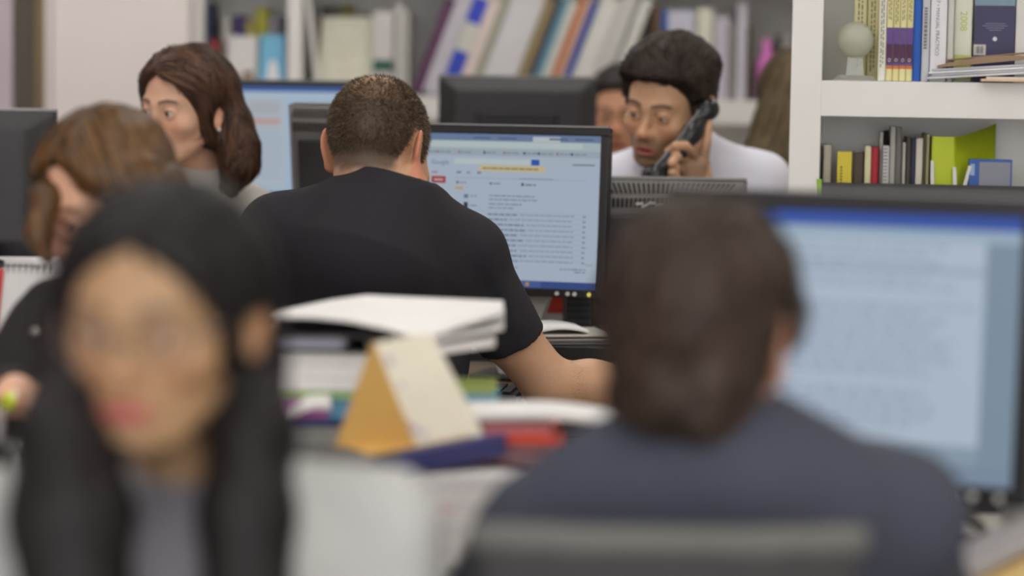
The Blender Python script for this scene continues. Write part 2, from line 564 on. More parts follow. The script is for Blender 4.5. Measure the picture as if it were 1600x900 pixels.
# the mail page on the middle monitor
rr = random.Random(3)
BG = (192, 206, 224)
mail = [(0, 0, 1, 1, BG), (0, 0, 1, .045, (120, 142, 180)), (.63, .012, .78, .048, (206, 216, 222)), (0, .045, 1, .1, (190, 206, 212)),
        (.06, .052, .9, .088, (206, 220, 222)), (0, .1, 1, .145, (176, 192, 206))]
mail += [(.30 + .14 * i, .02, .40 + .14 * i, .032, (92, 112, 150)) for i in range(5) if i != 2]
for i, x in enumerate((.03, .10, .22, .36, .47, .58, .66, .76, .84)):
    mail += [(x, .114, x + .012, .13, rr.choice([(70, 84, 110), (58, 70, 96), (176, 120, 120)]))] + dashes(x + .018, x + .085, .118, .009, (124, 138, 158), rr)
mail += [(.20, .165, .62, .20, (208, 222, 226)), (.625, .162, .67, .20, (46, 98, 190)), (.85, .185, .97, .195, (130, 142, 160))]
mail += [(.34, .205, .70, .245, (222, 206, 160))] + dashes(.36, .68, .22, .011, (120, 98, 66), rr)
mail += [(.075, .285, .155, .33, (176, 66, 70))] + [(.09, .302, .14, .314, (226, 190, 192))]
for i in range(7):
    mail += dashes(.075, .075 + rr.uniform(.045, .075), .365 + i * .043, .010, (122, 136, 160), rr)
mail += [(.075, .255, .11, .263, (176, 104, 104)), (.215, .25, .24, .262, (110, 124, 146)), (.27, .25, .29, .262, (140, 152, 172)), (.33, .25, .35, .262, (104, 116, 140))]
mail += [(.20, .29, .93, .294, (168, 184, 206)), (.56, .286, .75, .291, (132, 150, 184)), (.215, .315, .228, .33, (96, 106, 124)), (.40, .318, .413, .332, (96, 106, 124)), (.575, .318, .588, .336, (38, 42, 58))]
mail += dashes(.235, .27, .318, .01, (120, 132, 152), rr) + dashes(.42, .46, .32, .01, (120, 132, 152), rr) + dashes(.597, .655, .322, .012, (104, 114, 136), rr)
mail += [(.21, .353, .255, .368, (206, 182, 108))]
mail += [(.26, .40, .283, .425, (108, 128, 158)), (.26, .452, .283, .492, (44, 54, 76))]
for z in (.40, .425, .455, .48):
    mail += dashes(.40, rr.uniform(.52, .70), z, .009, (112, 126, 150), rr)
for z in (.405, .468):
    mail += dashes(.295, .345, z, .010, (128, 140, 160), rr)
for i in range(10):
    z = .522 + i * .0335
    mail += [(.20, z - .011, .93, z - .0085, (172, 188, 212))]
    mail += dashes(.26, rr.uniform(.31, .375), z, .010, (96, 108, 136), rr)
    xm = rr.uniform(.50, .66)
    mail += dashes(.395, xm, z, .011, (84, 96, 124), rr) + dashes(xm + .012, .87, z, .008, (130, 144, 170), rr)
    mail += dashes(.915, .945, z, .010, (104, 116, 140), rr, .012, .02)
mail += dashes(.46, .57, .868, .009, (110, 126, 160), rr) + dashes(.80, .95, .868, .009, (110, 126, 160), rr) + dashes(.88, .95, .885, .009, (110, 126, 160), rr)
mail += [(0, .955, 1, 1, (60, 84, 150)), (.5, .958, .60, .998, (92, 118, 176)), (.60, .958, .70, .998, (78, 104, 166)), (.615, .965, .635, .99, (196, 150, 110))]
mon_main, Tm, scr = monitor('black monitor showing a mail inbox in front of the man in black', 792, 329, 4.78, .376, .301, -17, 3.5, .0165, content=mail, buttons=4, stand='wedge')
# page heading lettering on the screen
for txt, x, z, sz, rgb in (('Google', .072, .205, .0125, (112, 124, 146)), ('2 de 41', .935, .845, .0052, (84, 96, 124))):
    me = text_mesh(txt, sz)
    V = np.array([v.co for v in me.vertices]); W_ = np.array([Tm((-.188 + x * .376 + a, -.0006, .1505 - z * .301 + b)) for a, b, _ in V])
    for v, w_ in zip(me.vertices, W_): v.co = w_
    me.materials.clear(); link('screen_lettering', me, emit('lettering_grey', rgb, .56), scr)

# the text page on the near right monitor
rr = random.Random(9)
doc = [(0, 0, 1, 1, (166, 190, 214)), (0, 0, 1, .055, (62, 98, 190)), (0, .055, 1, .10, (182, 206, 226)), (.10, .10, .90, .86, (206, 222, 240)), (0, .86, 1, .93, (160, 182, 200)),
       (.90, .10, 1, .93, (148, 170, 190)), (0, .10, .10, .93, (150, 172, 194)), (.45, .94, .68, .985, (176, 206, 224)), (0, .93, 1, 1, (146, 166, 190)), (.45, .94, .68, .985, (176, 206, 224))]
for i, z in enumerate(list(np.arange(.12, .20, .03)) + list(np.arange(.24, .30, .03)) + list(np.arange(.34, .62, .026)) + list(np.arange(.66, .80, .026))):
    doc += dashes(.14, rr.uniform(.72, .88), z, .011, (150, 168, 196), rr, .015, .06, .012)
doc += [(.10, .195, .90, .225, (186, 204, 222))]
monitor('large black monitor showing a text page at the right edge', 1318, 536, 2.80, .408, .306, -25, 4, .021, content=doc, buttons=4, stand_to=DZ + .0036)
# far blue screen behind the woman in the pale cardigan
rr = random.Random(5)
web = [(0, 0, 1, 1, (186, 212, 236)), (0, 0, 1, .05, (70, 110, 180)), (.0, .05, 1, .1, (196, 216, 236)), (.30, .10, .56, .95, (198, 212, 226)), (.34, .14, .52, .26, (196, 198, 208)), (.34, .30, .52, .36, (214, 178, 172))]
for z in np.arange(.4, .9, .05): web += dashes(.33, .53, z, .015, (176, 192, 212), rr)
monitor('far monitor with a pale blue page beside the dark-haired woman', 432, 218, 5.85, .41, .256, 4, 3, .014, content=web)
# backs
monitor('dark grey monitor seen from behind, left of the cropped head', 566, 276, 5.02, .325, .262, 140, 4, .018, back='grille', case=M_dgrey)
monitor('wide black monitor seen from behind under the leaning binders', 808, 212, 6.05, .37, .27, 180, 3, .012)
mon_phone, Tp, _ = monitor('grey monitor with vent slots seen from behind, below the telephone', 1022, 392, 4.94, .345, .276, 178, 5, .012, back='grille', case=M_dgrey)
logo = MB()                                                    # silver emblem on its back
for i, (x, z, r) in enumerate(((-.02, .095, 12), (-.006, .099, -10), (.008, .094, 25), (.02, .098, 0))):
    p = Tp((.012 + x, .0595, z + .006)); logo.box(p, (.016, .003, .006), rotm(0, r, 0))
logo.build('emblem', mat('emblem_silver', (190, 190, 190), .3, .05, metal=.5), mon_phone)
bx = P(0, 414, 3.78)
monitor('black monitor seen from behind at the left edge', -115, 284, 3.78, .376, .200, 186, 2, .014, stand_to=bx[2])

# ------------------------------------------------------------------ white box under the left monitor
t = thing('storage_box', 'white storage box carrying the left monitor', 'box', (bx[0] - .18, 3.83, DZ + .0004))
hb = bx[2] - DZ
MB().box((0, 0, (hb - .03) / 2), (.46, .34, hb - .03)).build('body', M_shelf, t, .004)
MB().box((0, 0, hb - .015), (.47, .35, .03)).build('lid', M_paper2, t, .004)

# ------------------------------------------------------------------ bookcases


def bookcase(label, o, rz, w, d, h, boards, uprights, th_b, th_u):
    t = thing('bookcase', label, 'bookcase', o, rz)
    MB().box((w / 2, d - .008, h / 2), (w, .016, h)).build('back_panel', M_shelf, t)
    for x in uprights:
        MB().box((x + th_u / 2, (d - .016) / 2, h / 2), (th_u, d - .016, h)).build('upright', M_shelf, t, .0015)
    us = list(uprights)
    for z in boards:
        for a, b in zip(us[:-1], us[1:]):
            MB().box(((a + th_u + b) / 2, (d - .016) / 2 + .001, z - th_b / 2), (b - a - th_u, d - .018, th_b)).build('shelf', M_shelf, t)
    return t


# near right bookcase
RO = P(1235, 150, 4.62); RZ = math.radians(-8)
RTH = P(1283, 150, 4.62)[0] - RO[0]
zt = P(1290, 125.5, 4.62)[2]; zb = P(1290, 181, 4.62)[2]
RB = zt; RTB = zt - zb
RL = P(1290, 372, 4.62)[2]
bookcase('white built-in bookcase standing at the right', (RO[0], RO[1], 0), RZ, 1.02, .235, 2.15,
         [.12, .45, .74, RL, RB, RB + .43, 2.15], [0, 1.02 - RTH], RTB, RTH)
# far bookcase along the back wall
BO = P(296, 100, 7.08)
BZ = P(900, 153, 7.08)[2]
BU = .042
BW = 2.15
bookcase('long white bookcase along the back wall', (BO[0], 7.08, 0), 0, BW, .33, 2.3, [.12, .5, .9, BZ, BZ + .40, BZ + .78, 2.3], [0, .285, 1.83, BW - BU], .07, BU)
BZ += .0006; RB += .0006; RL += .0006                              # things rest on the shelves
# ------------------------------------------------------------------ books and files


def cmat(rgb, rough=.55):
    return mat('card_%d_%d_%d' % tuple(rgb), rgb, rough, .05, 25, .05, 300)


def book(label, o, rz, w, h, dep, rgb, lean=0.0, pages=True, group=None, name='book', cat='book', bands=(), pivot='l', fwd=0.0):
    """stands on o; spine looks to local -y; lean > 0 tips the top to the right about the bottom right corner"""
    R = Matrix.Rotation(rz, 4, 'Z') @ Matrix.Rotation(math.radians(lean), 4, 'Y') @ Matrix.Rotation(math.radians(fwd), 4, 'X')
    t = thing(name, label, cat, o, 0, group, rot=R.to_euler())
    x0 = -w if pivot == 'r' else 0.0
    b = min(.0022, w * .2)
    c = MB()
    c.box((x0 + b / 2, dep / 2, h / 2), (b, dep, h)); c.box((x0 + w - b / 2, dep / 2, h / 2), (b, dep, h)); c.box((x0 + w / 2, b / 2, h / 2), (w - 2 * b, b, h))
    c.build('cover', cmat(rgb), t, .0006, segs=1)
    if w > .004:
        MB().box((x0 + w / 2, dep / 2 + b / 2, h / 2), (w - 2 * b - .0002, dep - b - .004, h - .006)).build('pages', M_paper, t)
    for (z0, z1, c_, *nm) in bands:                                   # printed panels on the spine, fractions of the height
        MB().box((x0 + w / 2, -.0002, (z0 + z1) / 2 * h), (w * (.96 if not nm else nm[0]), .0006, (z1 - z0) * h)).build('spine_panel', cmat(c_), t)
    return t


def spine_text(t, s, size, x, z_top, rgb):
    """lettering that runs down the spine"""
    me = text_mesh(s, size)
    for v in me.vertices:
        a, b = v.co.x, v.co.y
        v.co = (x + b, -.0009, z_top - a)
    me.materials.clear()
    return link('spine_lettering', me, cmat(rgb), t)


def flat_text(t, s, size, p, rgb):
    me = text_mesh(s, size)
    for v in me.vertices:
        a, b = v.co.x, v.co.y
        v.co = (p[0] + a, p[1], p[2] + b)
    me.materials.clear()
    return link('cover_lettering', me, cmat(rgb), t)


# ---- back bookcase
YB = 7.08; KB = 7.10 / F


def bx_(u): return P(u, 150, YB)[0]


lean_row = [  # left px, right px at the shelf, colour, what it is, spine panels
    (640, 655, (92, 42, 84), 'dark purple book leaning at the left end of the slanted row', ()),
    (655, 682, (196, 192, 200), 'pale grey file leaning between the purple book and the blue-labelled binder', ()),
    (682, 708, (208, 208, 196), 'white binder with two bright blue spine labels in the slanted row', ((.70, .95, (52, 72, 196)), (.12, .42, (46, 72, 190)))),
    (708, 728, (222, 206, 198), 'pinkish white book leaning right of the blue-labelled binder', ()),
    (728, 740, (164, 166, 140), 'thin grey-green book leaning in the slanted row', ()),
    (740, 795, (214, 212, 214), 'thickest white box file leaning in the slanted row', ()),
    (795, 812, (146, 128, 88), 'olive brown book leaning against the thick white file', ()),
    (812, 822, (62, 70, 92), 'dark slate book leaning right of the olive one', ()),
    (822, 834, (112, 158, 176), 'teal blue book leaning in the slanted row', ()),
    (834, 848, (206, 206, 196), 'cream white book leaning left of the orange one', ()),
    (848, 857, (206, 112, 62), 'thin orange book leaning in the slanted row', ()),
    (857, 868, (214, 176, 150), 'peach book leaning between orange and blue ones', ()),
    (868, 880, (36, 74, 160), 'deep blue book leaning in the slanted row', ()),
    (880, 912, (220, 218, 210), 'wide white file leaning right of the deep blue book', ()),
    (912, 938, (206, 202, 196), 'off-white file leaning, second right of the deep blue book', ()),
    (938, 944, (150, 156, 150), 'thin grey-green pamphlet leaning between white files', ()),
    (944, 962, (218, 216, 208), 'white file leaning at the right end of the slanted row', ()),
]
for i, (a, b, c, lab, bands) in enumerate(lean_row):
    xa_, xb_ = bx_(a), bx_(b)
    book(lab, (xb_, YB + .012 + .004 * (i % 3), BZ), 0, (xb_ - xa_) * math.cos(math.radians(20)) * .985, .295 + .008 * ((i * 7) % 3), .21, c, 20, bands=bands, pivot='r', group='leaning books on the back bookcase')

up_row = [  # left, right, top px, colour, label, setback
    (319, 327, 14, (44, 52, 84), 'navy book at the left end of the back bookcase', .02),
    (328, 337, 72, (168, 62, 58), 'small red book beside the navy one', .01),
    (338, 352, 36, (206, 202, 194), 'pale book right of the small red one', .12),
    (353, 371, 34, (82, 66, 128), 'purple book above the white carton', .19),
    (372, 386, 42, (204, 186, 104), 'mustard book between purple and yellow ones', .19),
    (388, 408, 22, (204, 200, 70), 'bright yellow book above the white carton', .19),
    (410, 421, 36, (196, 182, 196), 'lilac grey book left of the grey file', .19),
    (422, 436, 34, (120, 118, 126), 'grey file behind the light blue carton', .19),
    (482, 487, 32, (204, 200, 210), 'pale lilac book left of the cream display card', .16),
    (487.5, 492.5, 36, (166, 126, 70), 'golden brown book left of the cream display card', .15),
    (493, 515, 18, (74, 68, 54), 'dark brown book behind the cream display card', .16),
    (516, 528, 16, (110, 106, 96), 'grey-brown book behind the cream display card', .16),
    (529, 545, 14, (124, 116, 44), 'olive book behind the cream display card', .16),
    (546, 576, 26, (150, 146, 134), 'dull grey file behind the right half of the cream card', .16),
    (616, 628, 12, (204, 202, 196), 'white file right of the green-footed one', .03),
    (629, 638, 22, (190, 188, 178), 'grey-white book at the left of the dark gap', .03),
    (1019, 1031, 8, (112, 84, 60), 'brown book standing above the telephone man', .03),
    (1033, 1041, 14, (52, 110, 190), 'bright blue book above the telephone man', .03),
    (1042, 1086, 16, (198, 198, 212), 'wide pale grey-lilac box file above the telephone man', .02),
    (1088, 1113, 12, (220, 218, 200), 'cream file standing right of the pale box file', .02),
    (1115, 1138, 24, (196, 190, 202), 'lilac white file right of the cream one', .02),
    (1140, 1150, 34, (156, 154, 148), 'grey book right of the lilac file', .04),
    (1152, 1167, 4, (204, 202, 210), 'tall white book near the pink bottle', .04),
    (1169, 1175, 40, (92, 76, 62), 'thin dark brown book left of the pink bottle', .04),
    (1213, 1222, 60, (84, 80, 86), 'dark grey book right of the pink bottle', .06),
    (1224, 1240, 50, (150, 148, 146), 'grey file above the fair-haired person', .06),
]
for i, (a, b, top, c, lab, sb) in enumerate(up_row):
    xa_, xb_ = bx_(a), bx_(b)
    book(lab, (xa_, YB + sb, BZ), 0, (xb_ - xa_) * .97, (153 - top) * KB * (1 + sb / 7), min(.2, .30 - sb), c, 0, group='upright books on the back bookcase')
# green-footed file
book('white file with a dark green foot on the back bookcase', (bx_(581), YB + .02, BZ), 0, bx_(613) - bx_(581), (153 - 24) * KB, .2, (208, 204, 200), bands=((.28, .42, (40, 92, 78)),), group='upright books on the back bookcase')
# tall white file tipped against the divider
xw = bx_(484)
book('tall white file tipped to the left against the divider', (bx_(493), YB + .014, BZ), 0, .014, .29, .035, (222, 218, 212), -7, group='upright books on the back bookcase')
# white carton, light blue carton, brown jar
t = thing('carton', 'plain white carton on the left of the back bookcase', 'box', (bx_(376), YB + .10, BZ))
MB().box((0, 0, .08), (bx_(399) - bx_(353), .13, .16)).build('body', M_paper, t, .002)
MB().box((0, 0, .162), (bx_(399) - bx_(353) + .004, .134, .006)).build('lid', M_paper, t, .001)
t = thing('carton', 'light blue carton with a white cloud shape on the back bookcase', 'box', (bx_(423), YB + .075, BZ))
wv = bx_(445) - bx_(401)
MB().hexa([(-wv / 2, -.05, 0), (wv / 2, -.05, 0), (wv / 2, .05, 0), (-wv / 2, .05, 0)], [(-wv / 2 + .008, -.03, .17), (wv / 2 - .008, -.03, .17), (wv / 2 - .008, .03, .17), (-wv / 2 + .008, .03, .17)]).build('body', cmat((118, 188, 222)), t, .002)
cl = MB(); n = 20
pts = [(.020 * math.cos(q) * (1.25 if math.sin(q) < 0 else .8) + .002, -.0505 + max(0, (.05 + .048 * math.sin(q))) * .118, .05 + .048 * math.sin(q)) for q in np.linspace(0, 2 * math.pi, n, endpoint=False)]
cl.add(pts, [tuple(range(n))]); cl.build('printed_cloud', cmat((232, 232, 236)), t)
t = thing('jar', 'small brown jar beside the light blue carton', 'jar', (bx_(386), YB + .018, BZ))
MB().lathe([(.0001, 0), (.015, 0), (.0175, .006), (.0175, .042), (.013, .05), (.0001, .05)], n=20).build('body', cmat((176, 146, 112)), t, smooth=True)
MB().lathe([(.0001, .05), (.0145, .05), (.0145, .062), (.0001, .062)], n=20).build('lid', cmat((120, 92, 66)), t)
# cream display card with printed lines
t = thing('display_card', 'cream display card with faint print on the back bookcase', 'card', (bx_(536), YB + .07, BZ + .002), rot=(math.radians(-8), 0, 0))
wc = bx_(578) - bx_(490); hc = (153 - 32) * KB
MB().hexa([(-wc / 2, 0, 0), (wc / 2, 0, 0), (wc / 2, .012, 0), (-wc / 2, .012, 0)], [(-wc / 2 + .012, 0, hc), (wc / 2, 0, hc), (wc / 2, .012, hc), (-wc / 2 + .012, .012, hc)]).build('card', cmat((226, 224, 204)), t, .001)
pl = MB()
for i in range(8): pl.box((.0, -.0004, hc * (.18 + .07 * i)), (wc * (.42 if i % 3 else .25), .0006, .003))
pl.build('print', cmat((188, 186, 164)), t)
# navy folder lying, tilted over the edge of the shelf
t = thing('folder', 'dark navy folder lying on the back shelf under the cream card', 'folder', (bx_(516), YB + .0, BZ + .009), rot=(0, math.radians(-5), 0))
MB().box((0, 0, .004), (.15, .06, .007)).build('cover', cmat((58, 54, 84)), t, .001)
MB().box((.002, .002, .0105), (.146, .058, .005)).build('papers', M_paper2, t)
# pink bottle
t = thing('bottle', 'pink plastic bottle on the back bookcase', 'bottle', (bx_(1198), YB + .03, BZ))
MB().lathe([(.0001, 0), (.024, 0), (.026, .01), (.026, .11), (.014, .135), (.012, .145), (.0001, .145)], n=20).build('body', cmat((220, 116, 196), .3), t, smooth=True)
MB().lathe([(.0001, .145), (.014, .145), (.014, .178), (.0001, .178)], n=20).build('cap', cmat((224, 130, 200), .3), t)

# ---- near right bookcase
CR, SR = math.cos(RZ), math.sin(RZ)


def rx_(u, v=100):
    """local x along the front of the right bookcase for pixel u"""
    a = P(u, v, 1.0) - CAM
    n = np.array([SR, -CR, 0.0])                                   # front plane normal
    k = ((RO - CAM) @ n) / (a @ n)
    q = CAM + a * k - RO
    return q[0] * CR + q[1] * SR, CAM[2] + a[2] * k


def ro_(lx, ly, z):
    return (RO[0] + lx * CR - ly * SR, RO[1] + lx * SR + ly * CR, z)


KR = 4.6 / F
top_row = [
    (1332, 1352, (222, 216, 164), 'cream journal with a printed spine, first right of the glass globe', .090, 'x'),
    (1353, 1371, (220, 212, 156), 'cream journal with a printed spine, second right of the glass globe', .090, 'x'),
    (1372, 1384, (226, 224, 208), 'thin white-spined book left of the purple-footed journals', .02, 'x'),
    (1384.5, 1394.5, (224, 216, 158), 'first from the left of four purple-footed journals', .02, 'p'),
    (1395, 1405, (222, 212, 150), 'second from the left of four purple-footed journals', .02, 'p'),
    (1405.5, 1415.5, (226, 218, 162), 'third from the left of four purple-footed journals', .02, 'p'),
    (1416, 1426, (222, 214, 154), 'rightmost of four purple-footed journals', .02, 'p'),
    (1426.5, 1439, (22, 86, 176), 'bright blue hardback right of the purple-footed journals', .018, ''),
    (1440, 1452, (198, 198, 202), 'pale grey book with dark spine print right of the blue hardback', .02, 'g'),
    (1453, 1479, (224, 224, 226), 'white manual with 2007 printed down its spine', .02, 'm'),
    (1480, 1490, (206, 206, 196), 'off-white book between the two manuals', .03, ''),
]
for (a, b, c, lab, sb, kind) in top_row:
    kz = 1 + max(0, sb - .04) / 4.8; xa_, xb_ = rx_(a)[0] * kz, rx_(b)[0] * kz; w = (xb_ - xa_) * .975; h = .255
    lean = 1.2 if kind == 'x' else 0
    bands = ()
    if kind == 'p':
        z1 = (125 - 42) * KR / h; z2 = (125 - 101) * KR / h; z3 = (125 - 106) * KR / h
        bands = ((z2, z1, (98, 66, 138)), (z2 + .02, z2 + .16, (126, 78, 112)), (z3, z2, (206, 112, 44)))
    t = book(lab, ro_(xa_, sb, RB), RZ, w, h, min(.17, .214 - sb), c, 0, bands=bands, group='journals and manuals on the right bookcase')
    if kind == 'p':
        ring = MB(); z = (125 - 92.5) * KR
        pts = [(w / 2 + .0022 * math.cos(q), -.0012, z + .003 * math.sin(q)) for q in np.linspace(0, 2 * math.pi, 13)]
        ring.tube(pts, .0006, 5, False); ring.build('spine_mark', cmat((220, 214, 226)), t)
    if kind in 'xp' and kind:
        tl = MB(); q = random.Random(a)
        for cx in (.35, .62):
            z = .235
            while z > (.115 if kind == 'p' else .03):
                ln = q.uniform(.004, .012); tl.box((w * cx, -.0007, z - ln / 2), (w * .11, .0004, ln)); z -= ln + .003
        tl.build('spine_print', cmat((112, 106, 84)), t)
    if kind == 'g':
        tl = MB(); q = random.Random(4); z = .14
        while z > .065:
            ln = q.uniform(.003, .007); tl.box((w * .45, -.0007, z - ln / 2), (w * .42, .0004, ln)); z -= ln + .0016
        tl.build('spine_print', cmat((120, 120, 124)), t)
    if kind == 'm':
        spine_text(t, '2007 • MANUAL PRÁCTICO', .0098, w * .32, .168, (120, 126, 140))
# "2008" volume and the navy book, covers to the front
xa_, xb_ = rx_(1491)[0], rx_(1521)[0]
t = book('white and pale green volume with 2008 printed down it', ro_(xa_ + .001, .064, RB), RZ, xb_ - xa_ - .003, .26, .14, (224, 226, 208), 0, bands=((.02, .20, (200, 212, 120)),), group='journals and manuals on the right bookcase')
spine_text(t, '2008', .019, (xb_ - xa_) * .30, .135, (188, 204, 92))
xa_, xb_ = rx_(1523)[0], rx_(1587)[0]; w = xb_ - xa_
t = thing('book', 'navy paperback standing with its back cover to the front', 'book', ro_(xa_, .066, RB), 0, 'journals and manuals on the right bookcase', rot=(Matrix.Rotation(RZ, 4, 'Z') @ Matrix.Rotation(0.0, 4, 'Y')).to_euler())
MB().box((w / 2, .001, .12), (w, .002, .24)).build('cover', cmat((62, 58, 92)), t)
MB().box((w / 2, .012, .12), (w - .003, .02, .236)).build('pages', M_paper, t)
MB().box((w / 2, -.0003, .193), (w, .0006, .094)).build('cover_panel', cmat((124, 150, 166)), t)
MB().box((w * .15, -.0004, .062), (w * .30, .0008, .02)).build('barcode_panel', cmat((206, 202, 196)), t)
bc = MB()
for i in range(7): bc.box((w * (.06 + .03 * i), -.001, .062), (w * (.008 + .006 * (i % 3)), .0004, .014))
bc.build('barcode_bars', cmat((70, 66, 70)), t)
tl = MB()
for i, ww in enumerate((.5, .62, .44, .3)): tl.box((w * .52, -.0005, .112 - i * .0042), (w * ww, .0006, .0015))
tl.build('cover_print', cmat((126, 122, 150)), t)
MB().lathe([(.0001, 0), (.0042, 0), (.0042, .0006), (.0001, .0006)], n=14).build('cover_emblem', cmat((220, 220, 224)), t, loc=(w * .52, -.0003, .083), rot=(math.radians(90), 0, 0))
xa_ = rx_(1589)[0]
book('white file at the right end of the upper shelf', ro_(xa_, .066, RB), RZ, .03, .26, .14, (216, 214, 208), group='journals and manuals on the right bookcase')
# papers lying in front of them
t = thing('envelope', 'brown envelope folder lying on papers on the upper shelf', 'folder', ro_(rx_(1545)[0], .012, RB + .0365), 0, rot=(Matrix.Rotation(RZ, 4, 'Z') @ Matrix.Rotation(math.radians(-6), 4, 'Y')).to_euler())
n = 10
V = []; 
for j in range(2):
    for i in range(n + 1):
        x = (i / n - .5) * .19
        up = .008 * math.sin(math.pi * i / n)
        for y in (-.02, .03):
            V.append((x, y, up * (1 if j else .0) + (0.004 if j else 0)))
Fs = []
m_ = (n + 1) * 2
for i in range(n):
    a = 2 * i
    Fs += [(m_ + a, m_ + a + 2, m_ + a + 3, m_ + a + 1), (a, a + 1, a + 3, a + 2), (a, a + 2, m_ + a + 2, m_ + a), (a + 1, m_ + a + 1, m_ + a + 3, a + 3)]
Fs += [(0, m_, m_ + 1, 1), (2 * n, 2 * n + 1, m_ + 2 * n + 1, m_ + 2 * n)]
link('envelope_body', raw_mesh('envelope_body', np.array(V), Fs), cmat((150, 122, 94)), t)
MB().box((0, .004, .0125), (.15, .04, .003)).build('flap', cmat((140, 112, 86)), t, .001)
t = thing('paper_stack', 'grey-white papers lying under the brown envelope', 'papers', ro_(rx_(1542)[0], .020, RB + .0080), 0, rot=(Matrix.Rotation(RZ, 4, 'Z') @ Matrix.Rotation(math.radians(-4), 4, 'Y')).to_euler())
for i, (dx, c) in enumerate(((-.006, (206, 206, 208)), (.004, (176, 178, 186)), (-.002, (222, 222, 222)), (.006, (190, 192, 200)))):
    MB().box((dx, .005, .006 + i * .0048), (.21, .06, .0042)).build('sheet_bundle', cmat(c), t, .0006)
t = thing('folder', 'peach folder hanging over the edge of the upper shelf', 'folder', ro_(rx_(1575)[0], -.012, RB + .001), RZ)
MB().box((.0, .01, .003), (.10, .055, .005)).build('cover', cmat((222, 190, 156)), t, .001)
MB().box((.01, .008, .0075), (.10, .05, .004)).build('papers', cmat((226, 214, 198)), t)

# glass globe trophy
gx, gz = rx_(1337, 62)
t = thing('glass_trophy', 'clear glass globe trophy on a faceted stand', 'trophy', ro_(gx, .045, RB), RZ)
G = glass('trophy_glass', (240, 243, 232), .04); GF = glass('trophy_frosted_glass', (226, 227, 210), .35, 1.35); GF.node_tree.nodes['Principled BSDF'].inputs['Transmission Weight'].default_value = .55; G.node_tree.nodes['Principled BSDF'].inputs['Transmission Weight'].default_value = .75
r = 28.5 * KR
pr = [(r * math.sin(a) + .0001, -r * math.cos(a)) for a in np.linspace(0, math.pi, 24)]
MB().lathe(pr, (0, 0, gz - RB), 36).build('globe', GF, t, smooth=True)
zc = gz - RB - r
MB().hexa([(-.017, -.017, .008), (.017, -.017, .008), (.017, .017, .008), (-.017, .017, .008)], [(-.0145, -.0145, zc + .003), (.0145, -.0145, zc + .003), (.0145, .0145, zc + .003), (-.0145, .0145, zc + .003)]).build('column', G, t, .001)
MB().hexa([(-.042, -.03, 0), (.042, -.03, 0), (.042, .03, 0), (-.042, .03, 0)], [(-.030, -.02, .010), (.030, -.02, .010), (.030, .02, .010), (-.030, .02, .010)]).build('foot', G, t, .001)

# ---- lower compartment
KL = 4.68 / F
low_row = [  # left, right, top px, colour, label, setback, panels
    (1285, 1297, 226, (214, 206, 190), 'cream book at the left end of the lower shelf', .09, ()),
    (1331, 1349, 238, (84, 70, 58), 'dark brown book right of the yellow pack', .08, ()),
    (1350, 1359.5, 228, (228, 222, 180), 'cream paperback left of the red one', .07, ()),
    (1360, 1371, 230, (178, 30, 48), 'red paperback on the lower shelf', .07, ()),
    (1372, 1377, 206, (206, 204, 198), 'thin white pamphlet right of the red paperback', .10, ()),
    (1377.5, 1383.5, 204, (40, 38, 38), 'black notebook behind the white spiral pad', .15, ()),
    (1389, 1397, 198, (178, 176, 166), 'tall grey-white folder on the lower shelf', .07, ()),
    (1397.5, 1407, 199, (112, 110, 104), 'tall mid grey folder on the lower shelf', .07, ()),
    (1408, 1413, 222, (206, 200, 188), 'thin off-white book left of the dark one', .08, ()),
    (1413.5, 1422, 214, (86, 78, 70), 'dark taupe book on the lower shelf', .09, ()),
    (1422.5, 1429, 216, (52, 54, 86), 'navy book left of the white-spined one', .08, ()),
    (1429.5, 1440, 216, (228, 222, 208), 'white-spined book left of the lime file', .075, ()),
    (1440.5, 1445, 208, (106, 92, 70), 'thin brown book left of the lime file', .08, ()),
    (1445.5, 1450, 210, (206, 200, 160), 'thin cream book touching the lime file', .08, ()),
]
for (a, b, top, c, lab, sb, bands) in low_row:
    xa_ = rx_(a, 250)[0] * (1 + sb / 4.8); xb_ = rx_(b, 250)[0] * (1 + sb / 4.8)
    ztop = rx_(a, top)[1] + (rx_(a, top)[1] - 1.305) * sb / 4.6
    book(lab, ro_(xa_, sb, RL), RZ, (xb_ - xa_) * .98, ztop - RL, min(.13, .214 - sb), c, 0, group='small books on the lower right shelf')
# white spiral pad
xa_, xb_ = rx_(1377.5, 250)[0] * 1.017, rx_(1388, 250)[0] * 1.017
t = thing('spiral_notebook', 'white spiral notebook standing beside the grey folders', 'notebook', ro_(xa_, .075, RL), RZ)
hh = rx_(1380, 229)[1] - RL
MB().box(((xb_ - xa_) / 2, .03, hh / 2), (xb_ - xa_ - .001, .055, hh)).build('pages', M_paper, t)
sp = MB()
for i in range(26):
    z = hh * (i + .6) / 26.5; sp.tube([(.0035 * math.cos(q) + .005, .0045 * math.sin(q) - .001, z) for q in np.linspace(0, 2 * math.pi, 9)], .0006, 5, False)
o = sp.build('wire_spiral', mat('wire_grey', (90, 90, 92), .4, .05, metal=.5), t); o['kind'] = 'stuff'
# yellow pack with a printed line
xa_, xb_ = rx_(1308, 250)[0], rx_(1331, 250)[0]
zz = rx_(1320, 238)[1] - RL
t = thing('carton', 'small bright yellow pack on the lower shelf', 'box', ro_(xa_, .055, RL), RZ)
MB().box(((xb_ - xa_) / 2, .02, zz / 2), (xb_ - xa_, .04, zz)).build('body', cmat((226, 206, 62)), t, .0008)
tl = MB()
for i in range(6): tl.box((.008, -.0003, zz - .030 - i * .006), (.003, .0006, .004))
tl.build('printed_line', cmat((110, 98, 40)), t)
